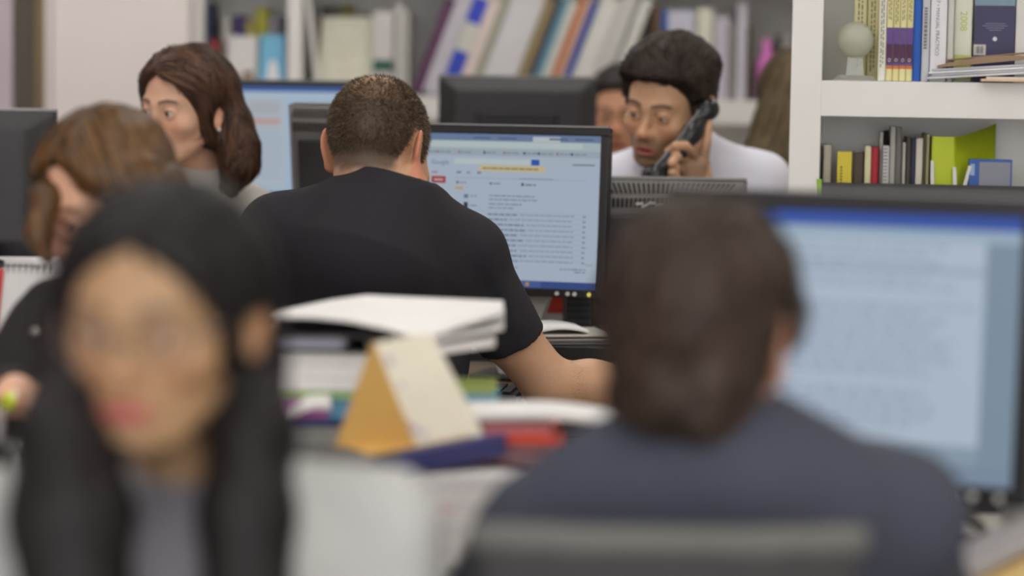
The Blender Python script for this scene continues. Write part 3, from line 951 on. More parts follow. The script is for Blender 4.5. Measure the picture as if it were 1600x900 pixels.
# lime magazine file, side sweeping up to the right
t = thing('magazine_file', 'lime green magazine file with a sweeping side', 'file', ro_(rx_(1453, 250)[0] * 1.016, .05, RL), RZ)
M_lime = cmat((190, 206, 30), .5)
wf = (rx_(1484, 250)[0] - rx_(1450, 250)[0]) * 1.012; zf = rx_(1460, 214)[1] - RL
MB().box((wf / 2, .001, zf / 2), (wf, .002, zf)).build('front', M_lime, t)
xr = (rx_(1553, 250)[0] - rx_(1450, 250)[0]) * 1.03; zr = rx_(1553, 194)[1] - RL
n = 12; V = []
for i in range(n + 1):
    s_ = i / n; x = wf + (xr - wf) * s_; y = .0 + .13 * s_ ** .9
    z = zf + (zr - zf) * (s_ ** 1.5)
    V += [(x, y, 0), (x, y, z), (x + .001, y + .002, 0), (x + .001, y + .002, z)]
Fs = []
for i in range(n):
    a = 4 * i; b = a + 4
    Fs += [(a, b, b + 1, a + 1), (a + 2, a + 3, b + 3, b + 2), (a + 1, b + 1, b + 3, a + 3), (a, a + 2, b + 2, b)]
Fs += [(0, 1, 3, 2), (4 * n, 4 * n + 2, 4 * n + 3, 4 * n + 1)]
link('sweeping_side', raw_mesh('sweeping_side', np.array(V), Fs, True), M_lime, t)
MB().box((.001, .065, zf / 2), (.002, .13, zf)).build('side', M_lime, t)
MB().box((wf * .55, .06, .091), (wf * .8, .10, .180)).build('papers', cmat((150, 146, 130)), t)
# leaflets standing in front of the file
for i, (u, lean, hpx) in enumerate(((1461, -2, 44), (1487, 14, 40), (1498, -3, 34))):
    lx = rx_(u, 280)[0]
    ht = rx_(u, 296 - hpx)[1] - RL
    t = thing('leaflet', ('upright white leaflet against the lime file', 'white leaflet leaning right against the lime file', 'short white leaflet left of the blue pack')[i], 'leaflet', ro_(lx, .04, RL), 0, 'leaflets on the lower shelf',
              rot=(Matrix.Rotation(RZ, 4, 'Z') @ Matrix.Rotation(math.radians(lean), 4, 'Y')).to_euler())
    MB().box((0, 0, ht / 2), (.006, .0012, ht)).build('sheet', M_paper, t)
    MB().box((.0016, .004, ht / 2 - .003), (.005, .0012, ht - .006)).build('fold', M_paper2, t)
# blue and grey pack
t = thing('carton', 'blue pack with a grey face at the right of the lower shelf', 'box', ro_(rx_(1513, 260)[0] * 1.01, .042, RL), RZ)
wq = rx_(1580, 260)[0] - rx_(1512, 260)[0]; hq = rx_(1540, 250)[1] - RL
MB().box((wq / 2, .015, hq / 2), (wq, .03, hq)).build('body', cmat((58, 96, 168)), t, .001)
MB().box((wq * .60, -.0005, hq - .03), (wq * .72, .001, .05)).build('face_panel', cmat((140, 144, 154)), t)
MB().box((wq * .08, -.0005, hq - .02), (wq * .10, .001, .022)).build('printed_patch', cmat((150, 182, 214)), t)
# black tray across the front of the lower shelf
zk = rx_(1440, 288)[1] - RL
t = thing('document_tray', 'black document tray across the front of the lower shelf', 'tray', ro_(RTH + .004, .002, RL), RZ)
wt = 1.02 - 2 * RTH - .01
MB().box((wt / 2, .002, zk / 2), (wt, .004, zk)).build('front_panel', M_dark, t, .001)
MB().box((wt / 2, .018, .002), (wt, .03, .004)).build('base', M_dark, t)
for x in (.002, wt - .002): MB().box((x, .018, zk * .4), (.004, .03, zk * .8)).build('end_panel', M_dark, t)
# green index tab at the upright
t = thing('index_tab', 'green paper tab sticking out beside the white upright', 'paper tab', ro_(rx_(1279, 285)[0], -.003, rx_(1279, 300)[1] - .03), RZ)
MB().hexa([(0, 0, 0), (.005, 0, 0), (.005, .0015, 0), (0, .0015, 0)], [(-.004, 0, .055), (.006, 0, .055), (.006, .0015, .055), (-.004, .0015, .055)]).build('tab', cmat((146, 186, 62)), t)

# ------------------------------------------------------------------ things on the middle desk
# keyboard
kc = P(775, 616, 4.52)
t = thing('keyboard', 'black keyboard under the elbow of the man in black', 'keyboard', (kc[0] - .17, kc[1], DZ), math.radians(-8))
MB().box((0, 0, .009), (.44, .15, .018)).build('case', M_black, t, .004)
kk = MB().box((0, 0, .003), (.0165, .0165, .006)); kme = raw_mesh('key', np.array(kk.v), kk.f); kme.materials.append(mat('key_black', (46, 45, 46), .45, .1, 50))
for r_ in range(6):
    for c_ in range(19):
        o = bpy.data.objects.new('key', kme); col.objects.link(o); o.parent = t
        o.location = (-.2 + c_ * .0222, -.056 + r_ * .0222, .0182)
# mouse under the hand of the man in black
mo = P(1140, 640, 4.40)
t = thing('mouse', 'black mouse under the right hand of the man in black', 'mouse', (mo[0], mo[1], DZ))
V, Q = surface(lambda p: smax(ell(p, (0, 0, .002), (.031, .055, .028)), -(p[:, 2]), .004), (-.05, -.07, -.01), (.05, .07, .05), .004)
link('shell', raw_mesh('shell', V, Q, True), M_black, t)
MB().tube([(-.003, -.030, .022), (.003, -.030, .022)], .008, 12).build('wheel', M_dgrey, t)
# flat computer case with a tray of papers
pc = P(912, 575, 4.62)
t = thing('desktop_computer', 'flat black computer case on the desk behind the bare forearm', 'computer', (pc[0] + .035, 4.605, DZ), math.radians(-6))
hp = P(900, 541, 4.50)[2] - DZ
MB().box((0, 0, hp / 2), (.29, .20, hp)).build('case', M_black, t, .004)
MB().box((.085, -.101, hp / 2), (.004, .004, hp * .9)).build('front_strip', mat('strip_silver', (150, 150, 154), .3, .05, metal=.6), t)
for i in range(3): MB().box((-.05, -.1005, hp * (.3 + .2 * i)), (.12, .003, .003)).build('front_rib', M_dgrey, t)
tr = thing('letter_tray', 'thin metal letter tray holding loose papers on the computer case', 'tray', (pc[0] - .035, 4.60, DZ + hp), math.radians(14))
MB().box((0, 0, .002), (.15, .16, .003)).build('tray_base', M_metal, tr, .001)
for i, (z, c) in enumerate(((.006, (120, 116, 112)), (.010, (206, 200, 188)), (.0135, (96, 92, 92)), (.017, (190, 186, 176)))):
    MB().box((.003 * (i % 2), -.002 * i, z), (.148, .158, .0028)).build('sheet_bundle', cmat(c), tr, .0006)
n = 8
pp = thing('paper_stack', 'curled white papers on top of the metal letter tray', 'papers', (pc[0] - .055, 4.60, DZ + hp + .0186), math.radians(10))
V = []; Fs = []
for j in range(2):
    for i in range(n + 1):
        x = (i / n - .5) * .10
        for y in (-.07, .07): V.append((x, y, .002 + .007 * math.sin(math.pi * (i / n)) + (j * .005)))
for i in range(n):
    a = 2 * i; b = (n + 1) * 2 + a
    Fs += [(b, b + 2, b + 3, b + 1), (a, a + 1, a + 3, a + 2), (a, a + 2, b + 2, b), (a + 1, b + 1, b + 3, a + 3)]
link('sheets', raw_mesh('sheets', np.array(V), Fs, True), M_paper, pp)
# ribbed black speaker box behind the monitor foot
rp = P(905, 490, 4.93)
t = thing('speaker', 'ribbed black speaker box behind the middle monitor', 'speaker', (rp[0] * 4.84 / 4.93 + .002, 4.845, DZ), math.radians(-4))
hr = P(905, 455, 4.93)[2] - DZ
MB().box((0, 0, hr / 2), (.054, .04, hr)).build('cabinet', M_black, t, .004)
for i in range(12): MB().box((0, -.0215, hr - .012 - i * .0135), (.05, .005, .006)).build('rib', M_dark, t, .001)
# red and white carton behind the stand
rp = P(857, 485, 4.97)
t = thing('carton', 'red and white carton behind the silver monitor foot', 'box', (rp[0] + .012, 5.02, DZ), math.radians(3))
hr = P(857, 440, 4.97)[2] - DZ
MB().box((0, 0, hr / 2), (.062, .05, hr)).build('body', M_paper, t, .001)
MB().box((-.002, -.0258, hr - .047), (.056, .0012, .040)).build('red_panel', cmat((222, 78, 62)), t)

# ------------------------------------------------------------------ stacks on the near desk


def bent(parent, name, w, d, th, zf, material, n=14, m=6, cx=0., cy=0.):
    """a sheet bundle whose height follows zf(s, t) over its length and depth"""
    V = []; Fs = []
    for j in range(2):
        for i in range(n + 1):
            for k in range(m + 1):
                s_, t_ = i / n, k / m
                V.append((cx + (s_ - .5) * w, cy + (t_ - .5) * d, zf(s_, t_) + j * th))
    A = (n + 1) * (m + 1)
    ix = lambda j, i, k: j * A + i * (m + 1) + k
    for i in range(n):
        for k in range(m):
            Fs += [(ix(1, i, k), ix(1, i + 1, k), ix(1, i + 1, k + 1), ix(1, i, k + 1)), (ix(0, i, k), ix(0, i, k + 1), ix(0, i + 1, k + 1), ix(0, i + 1, k))]
        Fs += [(ix(0, i, 0), ix(0, i + 1, 0), ix(1, i + 1, 0), ix(1, i, 0)), (ix(0, i, m), ix(1, i, m), ix(1, i + 1, m), ix(0, i + 1, m))]
    for k in range(m):
        Fs += [(ix(0, 0, k), ix(1, 0, k), ix(1, 0, k + 1), ix(0, 0, k + 1)), (ix(0, n, k), ix(0, n, k + 1), ix(1, n, k + 1), ix(1, n, k))]
    return link(name, raw_mesh(name, np.array(V), Fs), material, parent)


DA = 3.06


def zA(v): return P(600, v, DA)[2]


xA0, xA1 = P(418, 560, DA)[0], P(776, 560, DA)[0]
xm = (xA0 + xA1) / 2
# archive box at the bottom
t = thing('archive_box', 'grey archive box at the bottom of the rear paper stack', 'box', (xm, DA + .12, DZ))
hA = zA(668) - DZ
MB().box((0, 0, hA / 2), (xA1 - xA0 - .02, .24, hA)).build('body', cmat((128, 128, 126)), t, .003)
MB().box((0, 0, hA - .012), (xA1 - xA0 - .012, .248, .024)).build('lid', cmat((142, 142, 138)), t, .002)
z = DZ + hA


def slab(label, x0, x1, z0, z1, rgb, dep=.22, y=0., rz=0., name='folder', cat='folder', edge=None):
    t = thing(name, label, cat, ((x0 + x1) / 2, DA + .11 + y, z0), math.radians(rz))
    h = z1 - z0; w = x1 - x0
    b = min(.002, h * .18)
    MB().box((0, 0, b / 2), (w, dep, b)).build('cover', cmat(rgb), t)
    MB().box((0, 0, h - b / 2), (w, dep, b)).build('cover', cmat(rgb), t)
    MB().box((0, .001, h / 2), (w - .003, dep - .002, h - 2 * b)).build('pages', cmat(edge if edge else rgb), t)
    return t


u_ = lambda u: P(u, 620, DA)[0]
slab('navy folder low in the rear paper stack', u_(432), u_(768), z, z + .011, (56, 66, 122), edge=(70, 84, 140)); z += .0112
zl = z
slab('magenta book sticking out at the left of the rear stack', u_(434), u_(508), zl, zl + .024, (178, 96, 176), y=-.01, rz=4, name='book', cat='book', edge=(196, 120, 190))
slab('blue book beside the magenta one in the rear stack', u_(520), u_(600), zl, zl + .024, (62, 128, 170), y=-.012, rz=-3, name='book', cat='book', edge=(92, 150, 186))
slab('light blue folder at the right of the rear stack', u_(640), u_(778), zl, zl + .034, (112, 172, 196), dep=.11, y=-.055, rz=2, edge=(130, 184, 200)); z = zl + .0242
slab('thin yellow-green folder on the light blue one in the rear stack', u_(644), u_(774), zl + .0342, zl + .042, (172, 190, 96), dep=.10, y=-.055, rz=-2, edge=(180, 196, 110))
slab('thin green folder under the thick white block', u_(424), u_(632), z, z + .010, (150, 186, 110), dep=.09, y=-.062, edge=(164, 194, 120)); z += .0102
zb_ = zA(553)
wb = thing('paper_block', 'thick white block of bound sheets in the rear stack', 'papers', ((u_(418) + u_(634)) / 2, DA + .11, z))
hB = zb_ - z; k_ = 3
for i in range(k_):
    MB().box((.002 * ((-1) ** i), .0015 * i, hB * (i + .5) / k_), (u_(634) - u_(418), .215, hB / k_ * .97)).build('sheet_bundle', M_paper, wb, .001)
z = zb_ + .0004
bn = thing('ring_binder', 'black ring binder with grey sheets under the top papers', 'binder', ((u_(420) + u_(602)) / 2, DA + .11, z))
hN = zA(524) - z
MB().box((0, 0, .0015), (u_(602) - u_(420), .225, .003)).build('cover', M_black, bn)
MB().box((0, 0, hN - .0015), (u_(602) - u_(420), .225, .003)).build('cover', M_dark, bn)
MB().box((-.03, .004, hN / 2), ((u_(602) - u_(420)) * .7, .2, hN - .0064)).build('sheets', cmat((186, 184, 200)), bn)
for x in (.02, .05): MB().tube([(x, -.1 + .012 * math.cos(q), hN / 2 + .008 * math.sin(q)) for q in np.linspace(0, 2 * math.pi, 12)], .0015, 6, False).build('ring', M_metal, bn)
z += hN + .0004
tp = thing('paper_stack', 'curved white papers lying on top of the rear stack', 'papers', ((u_(416) + u_(783)) / 2, DA + .11, z))
wT = u_(783) - u_(416)
zbk = lambda s: np.interp(s, [0, .2, .37, .6, 1], [.996, 1.010, 1.018, 1.016, 1.013])
zfr = lambda s: np.interp(s, [0, .2, .35, .5, .62, .70, .82, 1], [1.012, 1.012, 1.008, .999, .990, .989, 1.003, 1.021])
top_z = lambda s, t: (1 - t) * zfr(s) + t * zbk(s) - z
bent(tp, 'sheet_bundle', wT, .25, .0035, top_z, M_paper, n=24)
bent(tp, 'sheet_bundle', wT * .36, .22, .006, lambda s, t: (.982 + .022 * s + .003 * t) - z - .003, M_paper, cx=wT * .325, cy=-.01)
bent(tp, 'sheet_bundle', wT * .34, .21, .010, lambda s, t: (.972 + .016 * s) - z - .008, M_paper, cx=wT * .30, cy=-.02)

# loose curled white sheet at the left of the stack
cs = P(485, 640, DA - .03)
t = thing('paper_sheet', 'curled white sheet poking out under the magenta book', 'paper', (cs[0], cs[1] + .02, cs[2]), 0, rot=(math.radians(10), math.radians(-14), 0))
bent(t, 'sheet', .052, .06, .006, lambda s, t_: .006 * math.sin(s * 3.1), M_paper)

# front pile with the tent calendar
DB = 2.80
xb0, xb1 = P(645, 780, DB)[0], P(790, 780, DB)[0]
zT = P(690, 742, DB)[2]
zP = DZ
labs = ['bottom bundle of white forms in the front pile', 'second bundle of white forms in the front pile', 'third bundle of white forms in the front pile', 'fourth bundle of forms with a pink slip in the front pile', 'top bundle of white forms jutting right in the front pile']
hs_ = (zT - DZ) / 5
for i, (x0, x1, rz_, sag) in enumerate(((640, 700, 5, .004), (636, 722, -6, .004), (640, 742, 8, .006), (650, 800, -4, .012), (640, 830, 6, .010))):
    xa_, xb_ = P(x0, 760, DB)[0], P(x1, 760, DB)[0]
    t = thing('paper_bundle', labs[i], 'papers', ((xa_ + xb_) / 2, DB + .045, zP), math.radians(rz_ * .15), 'bundles in the front pile')
    n_ = 3
    for k in range(n_):
        bent(t, 'sheet_bundle', (xb_ - xa_) * (1 - .02 * k), .105, hs_ / n_ * .9, (lambda s_, t_, k=k, g=sag: hs_ * k / n_ + .0006), (M_paper, M_paper2, M_paper)[k], cx=.003 * (k - 1), n=4, m=2)
    if i == 3:
        MB().box((-(xb_ - xa_) * .2, -.0532, hs_ * .5), (.022, .001, hs_ * .4)).build('pink_slip', cmat((226, 196, 198)), t)
    zP += hs_ + .0003
# navy box under the calendar
nb = P(699, 718, DB)
RC = math.radians(27)
t = thing('carton', 'flat navy box under the tent calendar', 'box', (nb[0] - .012, DB + .055, zP + .0085), 0, rot=(0, math.radians(-7), RC))
hn = .026
MB().box((0, 0, hn / 2), (.135, .10, hn)).build('body', cmat((54, 56, 108)), t, .002)
MB().box((0, 0, hn - .004), (.137, .102, .009)).build('lid', cmat((62, 64, 118)), t, .001)
# tent calendar: one sloping cream face, ochre end
hC = P(650, 541, DB)[2] - (zP + hn)
t = thing('desk_calendar', 'cream tent calendar with an ochre side on the navy box', 'calendar', (P(652, 690, DB)[0], DB + .05, zP + hn + .0070), 0, rot=(0, math.radians(-7), RC))
# ridge runs along x; front face slopes towards the viewer, the left end is closed by ochre card
A0, A1 = np.array((-.022, -.042, 0)), np.array((.066, -.042, 0)); B0, B1 = np.array((-.052, .0, 0)), np.array((.066, .05, 0)); T0, T1 = np.array((-.044, 0, hC)), np.array((.030, .0, hC))
B0 = np.array((-.090, .045, 0))
MB().hexa([A0, A1, A1 + (0, .002, 0), A0 + (0, .002, 0)], [T0, T1, T1 + (0, .002, 0), T0 + (0, .002, 0)]).build('front_panel', cmat((236, 228, 206)), t)
MB().hexa([B0, A0, A0 + (.001, .002, 0), B0 + (.001, .002, 0)], [T0 - (.003, -.002, 0), T0, T0 + (.001, .002, 0), T0 + (-.002, .004, 0)]).build('end_panel', cmat((216, 172, 92)), t)
MB().hexa([B0, B1, B1 - (0, .002, 0), B0 - (0, .002, 0)], [T0 + (0, .004, 0), T1 + (0, .004, 0), T1 + (0, .002, 0), T0 + (0, .002, 0)]).build('rear_panel', cmat((222, 180, 104)), t)
MB().box(((A0[0] + B0[0]) / 2 + .04, .0, .0012), (.13, .085, .002)).build('base_card', cmat((222, 180, 104)), t)
# faint print on the front face


def on_face(s, q): return A0 * (1 - s) * (1 - q) + A1 * s * (1 - q) + T0 * (1 - s) * q + T1 * s * q + np.array((0, -.0012, 0))


pr_ = MB()
for (s0, s1, q0, q1) in ((.06, .16, .78, .86), (.10, .17, .55, .60), (.02, .12, .12, .2), (.12, .2, .08, .13)):
    pr_.quad([on_face(s0, q0), on_face(s1, q0), on_face(s1, q1), on_face(s0, q1)])
pr_.build('print', cmat((188, 180, 196)), t)
pk = MB(); pk.quad([on_face(-.02, .2), on_face(.04, .2), on_face(.04, .25), on_face(-.02, .25)]); pk.build('printed_mark', cmat((206, 120, 110)), t)
# red files right of it and the white bundle on top
zr = zT
xr0, xr1 = P(752, 690, DB + .05)[0], P(860, 690, DB + .05)[0]
specs = [('dark red folder at the bottom of the red pile', (142, 54, 66), (148, 130, 132), .0, .012), ('grey-edged red file in the red pile', (150, 66, 76), (136, 130, 132), .012, .010),
         ('bright orange-red file in the red pile', (226, 84, 56), (232, 96, 66), .022, .011), ('pale red folder under the white papers', (198, 104, 108), (206, 130, 132), -.006, .013)]
zq = P(800, 722, DB + .05)[2]
for i, (lab, c, e, dx, hh) in enumerate(specs):
    t = thing('folder', lab, 'folder', ((xr0 + xr1) / 2 + dx * .6, DB + .13, zq), math.radians(-4 + 3 * i), 'red files beside the calendar')
    MB().box((0, 0, .001), (xr1 - xr0, .17, .002)).build('cover', cmat(c), t)
    MB().box((0, 0, hh - .001), (xr1 - xr0, .17, .002)).build('cover', cmat(c), t)
    MB().box((-.001, .001, hh / 2), (xr1 - xr0 - .003, .166, hh - .0042)).build('pages', cmat(e), t)
    zq += hh + .0003
xw0, xw1 = P(706, 650, DB + .05)[0], P(978, 650, DB + .05)[0]
t = thing('paper_stack', 'white papers lying on the red files, drooping to the right', 'papers', ((xw0 + xw1) / 2, DB + .105, zq))
for k in range(2):
    bent(t, 'sheet_bundle', (xw1 - xw0) * (1 - .03 * k), .12, .0032, lambda s, t_, k=k: .0036 * k + .001 + .004 * math.sin(s * 2.6) - .030 * max(0, s - .55) ** 1.6, M_paper, cx=-.004 * k)
# support of the red files: a plain carton behind the forms
hs2 = P(800, 722, DB + .05)[2] - DZ
t = thing('carton', 'low white carton under the red files', 'box', ((xr0 + xr1) / 2 + .012, DB + .16, DZ))
MB().box((0, 0, hs2 / 2 - .0008), (.075, .10, hs2 - .002)).build('body', M_paper2, t, .001)
MB().box((0, 0, hs2 - .0045), (.077, .102, .007)).build('lid', M_paper2, t, .001)

# ------------------------------------------------------------------ right front corner
t = thing('darkening_mat', 'black mat added to darken the desk under the right monitor', 'mat', (.66, 2.88, DZ))  # added black sheet that darkens the desk below the monitor
MB().box((0, 0, .0015), (.62, .56, .003)).build('mat', mat('darkening_mat_black', (34, 33, 34), .7, .08, 40, .2, 300), t, .001)
MB().box((0, -.277, .0035), (.62, .006, .001)).build('seam', M_dgrey, t)
cr = P(1590, 892, 2.60)
t = thing('folder', 'kraft folder propped up at the bottom right corner', 'folder', (cr[0], 2.64, cr[2]), 0, rot=(0, math.radians(-24), math.radians(8)))
MB().box((0, 0, -.014), (.16, .10, .026)).build('papers', cmat((214, 184, 120)), t, .001)
MB().box((0, 0, .0005), (.165, .105, .003)).build('cover', cmat((208, 176, 112)), t, .001)
t = thing('folder', 'grey folder lying slanted on the kraft folder at bottom right', 'folder', (cr[0] - .012, 2.665, cr[2] + .018), 0, rot=(0, math.radians(-27), math.radians(8)))
MB().box((0, 0, -.006), (.17, .075, .012)).build('papers', cmat((168, 164, 164)), t, .001)
MB().box((0, 0, .0015), (.175, .08, .003)).build('cover', cmat((160, 156, 156)), t, .001)
t = thing('carton', 'small grey carton propping up the kraft folder', 'box', (cr[0] + .02, 2.65, DZ))
hk = cr[2] - DZ - .05
MB().box((0, 0, hk / 2), (.07, .07, hk)).build('body', cmat((150, 146, 140)), t, .001)
MB().box((0, 0, hk - .004), (.072, .072, .008)).build('lid', cmat((140, 136, 130)), t, .001)
wc_ = P(1611, 800, 2.78)
t = thing('paper_roll', 'rolled white paper standing at the right edge', 'paper roll', (wc_[0], 2.80, DZ + .0032))
MB().lathe([(.0001, 0), (.03, 0), (.03, .125), (.026, .125), (.026, .03), (.0001, .03)], n=24).build('roll', M_paper, t)
MB().lathe([(.0301, .05), (.0305, .05), (.0305, .062), (.0301, .062)], n=24).build('band', M_paper2, t)
t = thing('cable', 'black cable running down from the right monitor', 'cable', P(1490, 785, 2.90))
c0 = P(1490, 785, 2.90)
MB().tube([np.zeros(3), P(1520, 812, 2.89) - c0, P(1545, 838, 2.88) - c0, (P(1562, 850, 2.87) - c0) * (1, 1, 0) + (0, 0, DZ + .013 - c0[2]), (P(1580, 850, 2.88) - c0) * (1, 1, 0) + (0, 0, DZ + .0105 - c0[2])], .0065, 10).build('cord', mat('cable_grey', (74, 70, 66), .6, .05), t)
MB().box((0, 0, .004), (.02, .014, .022)).build('plug', M_black, t, .002)

# ------------------------------------------------------------------ left: spiral calendar and desk clutter
cc = P(34, 480, 3.62)
t = thing('spiral_calendar', 'white spiral calendar with a red edge before the left monitor', 'calendar', (cc[0] - .01, 3.59, DZ), 0, rot=(math.radians(-8), 0, 0))
ht = P(34, 418, 3.62)[2] - DZ
MB().box((.012, 0, ht / 2), (.085, .004, ht)).build('page', M_paper, t)
MB().box((-.034, -.002, ht / 2), (.010, .010, ht), rotm(0, 4, 0)).build('red_edge', cmat((206, 52, 44)), t)
sp = MB()
for i in range(9): sp.tube([(-.022 + i * .009, .006 * math.cos(q), ht + .006 * math.sin(q)) for q in np.linspace(0, 2 * math.pi, 9)], .0009, 5, False)
o = sp.build('wire_spiral', mat('wire_grey', (90, 90, 92), .4, .05, metal=.5), t); o['kind'] = 'stuff'
# pen cup with silver pens and a highlighter
cu = P(14, 700, 2.86)
t = thing('pen_holder', 'black mesh pen holder at the left edge', 'pen holder', (cu[0] - .01, 2.79, DZ))
zt_ = P(14, 672, 2.86)[2] - DZ
MB().lathe([(.0001, 0), (.036, 0), (.038, zt_), (.035, zt_), (.033, .006), (.0001, .006)], n=24).build('cup', M_black, t)
for z_ in (.02, .5, .95): MB().lathe([(.0385, zt_ * z_), (.0395, zt_ * z_), (.0395, zt_ * z_ + .003), (.0385, zt_ * z_ + .003)], n=24).build('hoop', M_dgrey, t)
for i, (dx, dy, tx, lab) in enumerate(((.006, -.012, .012, 'silver pen leaning right in the pen holder'), (-.008, .006, -.006, 'silver pen leaning left in the pen holder'))):
    t = thing('pen', lab, 'pen', (cu[0] - .01 + dx, 2.79 + dy, DZ + .008))
    MB().tube([(0, 0, 0), (tx, 0, zt_ + .03)], [.004, .0042], 10).build('barrel', mat('pen_silver', (190, 190, 190), .3, .05, metal=.7), t)
    MB().tube([(tx, 0, zt_ + .03), (tx * 1.15, 0, zt_ + .045)], [.003, .0025], 8).build('button', M_black, t)
t = thing('punch', 'small silver and black hole punch in front of the pen holder', 'punch', (P(34, 730, 2.66)[0], 2.67, DZ), math.radians(20))
zz_ = P(34, 690, 2.74)[2] - DZ
MB().box((0, 0, .01), (.05, .07, .02)).build('base', M_black, t, .003)
MB().box((0, .01, zz_ * .5), (.03, .03, zz_)).build('body', mat('pen_silver', (190, 190, 190), .3, .05, metal=.7), t, .003)
MB().box((0, -.005, zz_ + .006), (.036, .075, .012), rotm(-10, 0, 0)).build('lever', mat('pen_silver', (190, 190, 190), .3, .05, metal=.7), t, .003)
MB().box((0, .01, zz_ * .35), (.034, .034, .018)).build('collar', M_black, t, .002)
# ------------------------------------------------------------------ people
class Head:
    """local frame: face looks to -y, z up, origin between the ears; s scales an adult head 0.228 m tall"""

    def __init__(s, o, yaw, pitch, roll, scale=1.0, female=False, nose=1.0, mouth_open=0.0, beard=0.0, jaw=1.0, lids=0.5, wide=1.0, smile=0.0):
        s.o = np.asarray(o, np.float32); s.s = scale; s.female = female; s.nose = nose; s.mo = mouth_open; s.beard = beard; s.jaw = jaw
        s.R = (rotm(0, 0, yaw) @ rotm(pitch, 0, 0) @ rotm(0, roll, 0)).astype(np.float32)
        s.lids = lids; s.wide = wide; s.smile = smile

    def loc(s, p):
        q = ((p - s.o) @ s.R) / s.s
        q[:, 0] /= s.wide
        return q

    def w(s, *p):
        """local point to world"""
        return s.o + (s.R @ (np.asarray(p, np.float32) * np.array((s.wide, 1, 1), np.float32))) * s.s

    def skull(s, q):
        j = s.jaw * (0.92 if s.female else 1.0)
        d = ell(q, (0, .014, .034), (.0745, .093, .0855))
        d = smin(d, ell(q, (0, -.030, -.002), (.0635, .060, .086)), .03)
        d = smin(d, ell(q, (0, -.036, -.058), (.052 * j, .050, .046)), .025)
        d = smin(d, ell(q, (0, -.076, -.094), (.021 * j, .018, .016)), .028)
        for x in (-1, 1):
            d = smin(d, cone(q, (x * .058 * j, -.004, -.050), (x * .022, -.066, -.090), .014, .014), .025)
            d = smin(d, ell(q, (x * .044, -.060, -.024), (.022, .022, .018)), .025)
        return d

    def full(s, P_):
        dist = np.sqrt(((P_ - s.o) ** 2).sum(1))
        near = dist < .19 * s.s
        out = (dist - .15 * s.s).astype(np.float32)
        if near.any():
            out[near] = s.near(P_[near])
        return out

    def near(s, P_):
        q = s.loc(P_)
        a = np.abs(q).copy(); a[:, 1:] = q[:, 1:]                 # mirrored x
        d = s.skull(q)
        br = 0.5 if s.female else 1.0
        d = smin(d, cone(a, (.008, -.0865, .020), (.040, -.074, .024), .006 + .003 * br, .006 + .002 * br), .018)
        d = smax(d, -ell(a, (.031, -.101, .003), (.019, .018, .0135)), .016)      # eye sockets
        n = s.nose
        d = smin(d, cone(q, (0, -.088, .012), (0, -.1045 - .006 * (n - 1), -.026), .0065, .0095), .012)
        d = smin(d, ell(q, (0, -.1085 - .008 * (n - 1), -.030), (.0115, .011, .0095)), .008)
        d = smin(d, ell(a, (.0125, -.097, -.033), (.0075, .011, .0075)), .007)
        d = smax(d, -ell(a, (.006, -.106, -.0405), (.0036, .006, .004)), .004)     # nostrils
        d = smin(d, ell(q, (0, -.088, -.060), (.026, .014, .022)), .02)            # muzzle
        d = smin(d, cone(a, (.0, -.0995, -.0600), (.021, -.0875, -.0645 + s.smile), .0052, .0025), .006)   # upper lip
        d = smin(d, cone(a, (.0, -.0985, -.0715 - s.mo * .5), (.020, -.0875, -.066 + s.smile), .0066, .0025), .006)
        d = smax(d, -ell(q, (0, -.104, -.0655 - s.mo * .25), (.021, .012, .0012 + s.mo * .45)), .003)
        d = smax(d, -ell(q, (0, -.1, -.083 - s.mo * .5), (.02, .010, .004)), .01)
        # lids: a shell around the eyeball with an almond opening
        lid = ell(a, (.031, -.0795, .003), (.0148, .0142, .0138))
        lid = smax(lid, -ell(a, (.031, -.095, .003 - .003 * (1 - s.lids)), (.0135, .014, .0022 + .0050 * s.lids)), .003)
        d = smin(d, lid, .005)
        # ears
        Re = rotm(0, 0, -22) @ rotm(-10, 0, 0)
        e = ell(a, (.0785, .016, -.004), (.0062, .0180, .0300), Re)
        e = smin(e, ell(a, (.0785, .008, -.030), (.006, .011, .011), Re), .008)
        e = smax(e, -ell(a, (.0875, .016, .000), (.006, .0125, .0215), Re), .004)
        rim = ell(a, (.083, .024, .006), (.0045, .014, .026), Re)
        e = smin(e, smax(rim, -ell(a, (.0875, .019, .003), (.0075, .0125, .0215), Re), .003), .004)
        d = smin(d, e, .008)
        return d * s.s

    def hairline(s, q, kind):
        """>0 where hair grows"""
        y = q[:, 1]
        if kind == 'short':
            yy = [-.14, -.078, -.060, -.045, -.034, -.022, -.012, -.002, .030, .042, .06, .13]
            zz = [.078, .076, .066, .044, .008, -.016, -.012, .030, .024, -.030, -.052, -.060]
        elif kind == 'recede':
            yy = [-.14, -.06, -.045, -.034, -.022, -.012, -.002, .030, .042, .06, .13]
            zz = [.10, .098, .06, .01, -.022, -.018, .028, .022, -.036, -.060, -.068]
        else:
            yy = [-.14, -.082, -.066, -.05, -.036, -.02, .0, .05, .13]
            zz = [.066, .064, .040, .012, -.03, -.06, -.08, -.09, -.09]
        return q[:, 2] - np.interp(y, yy, zz)


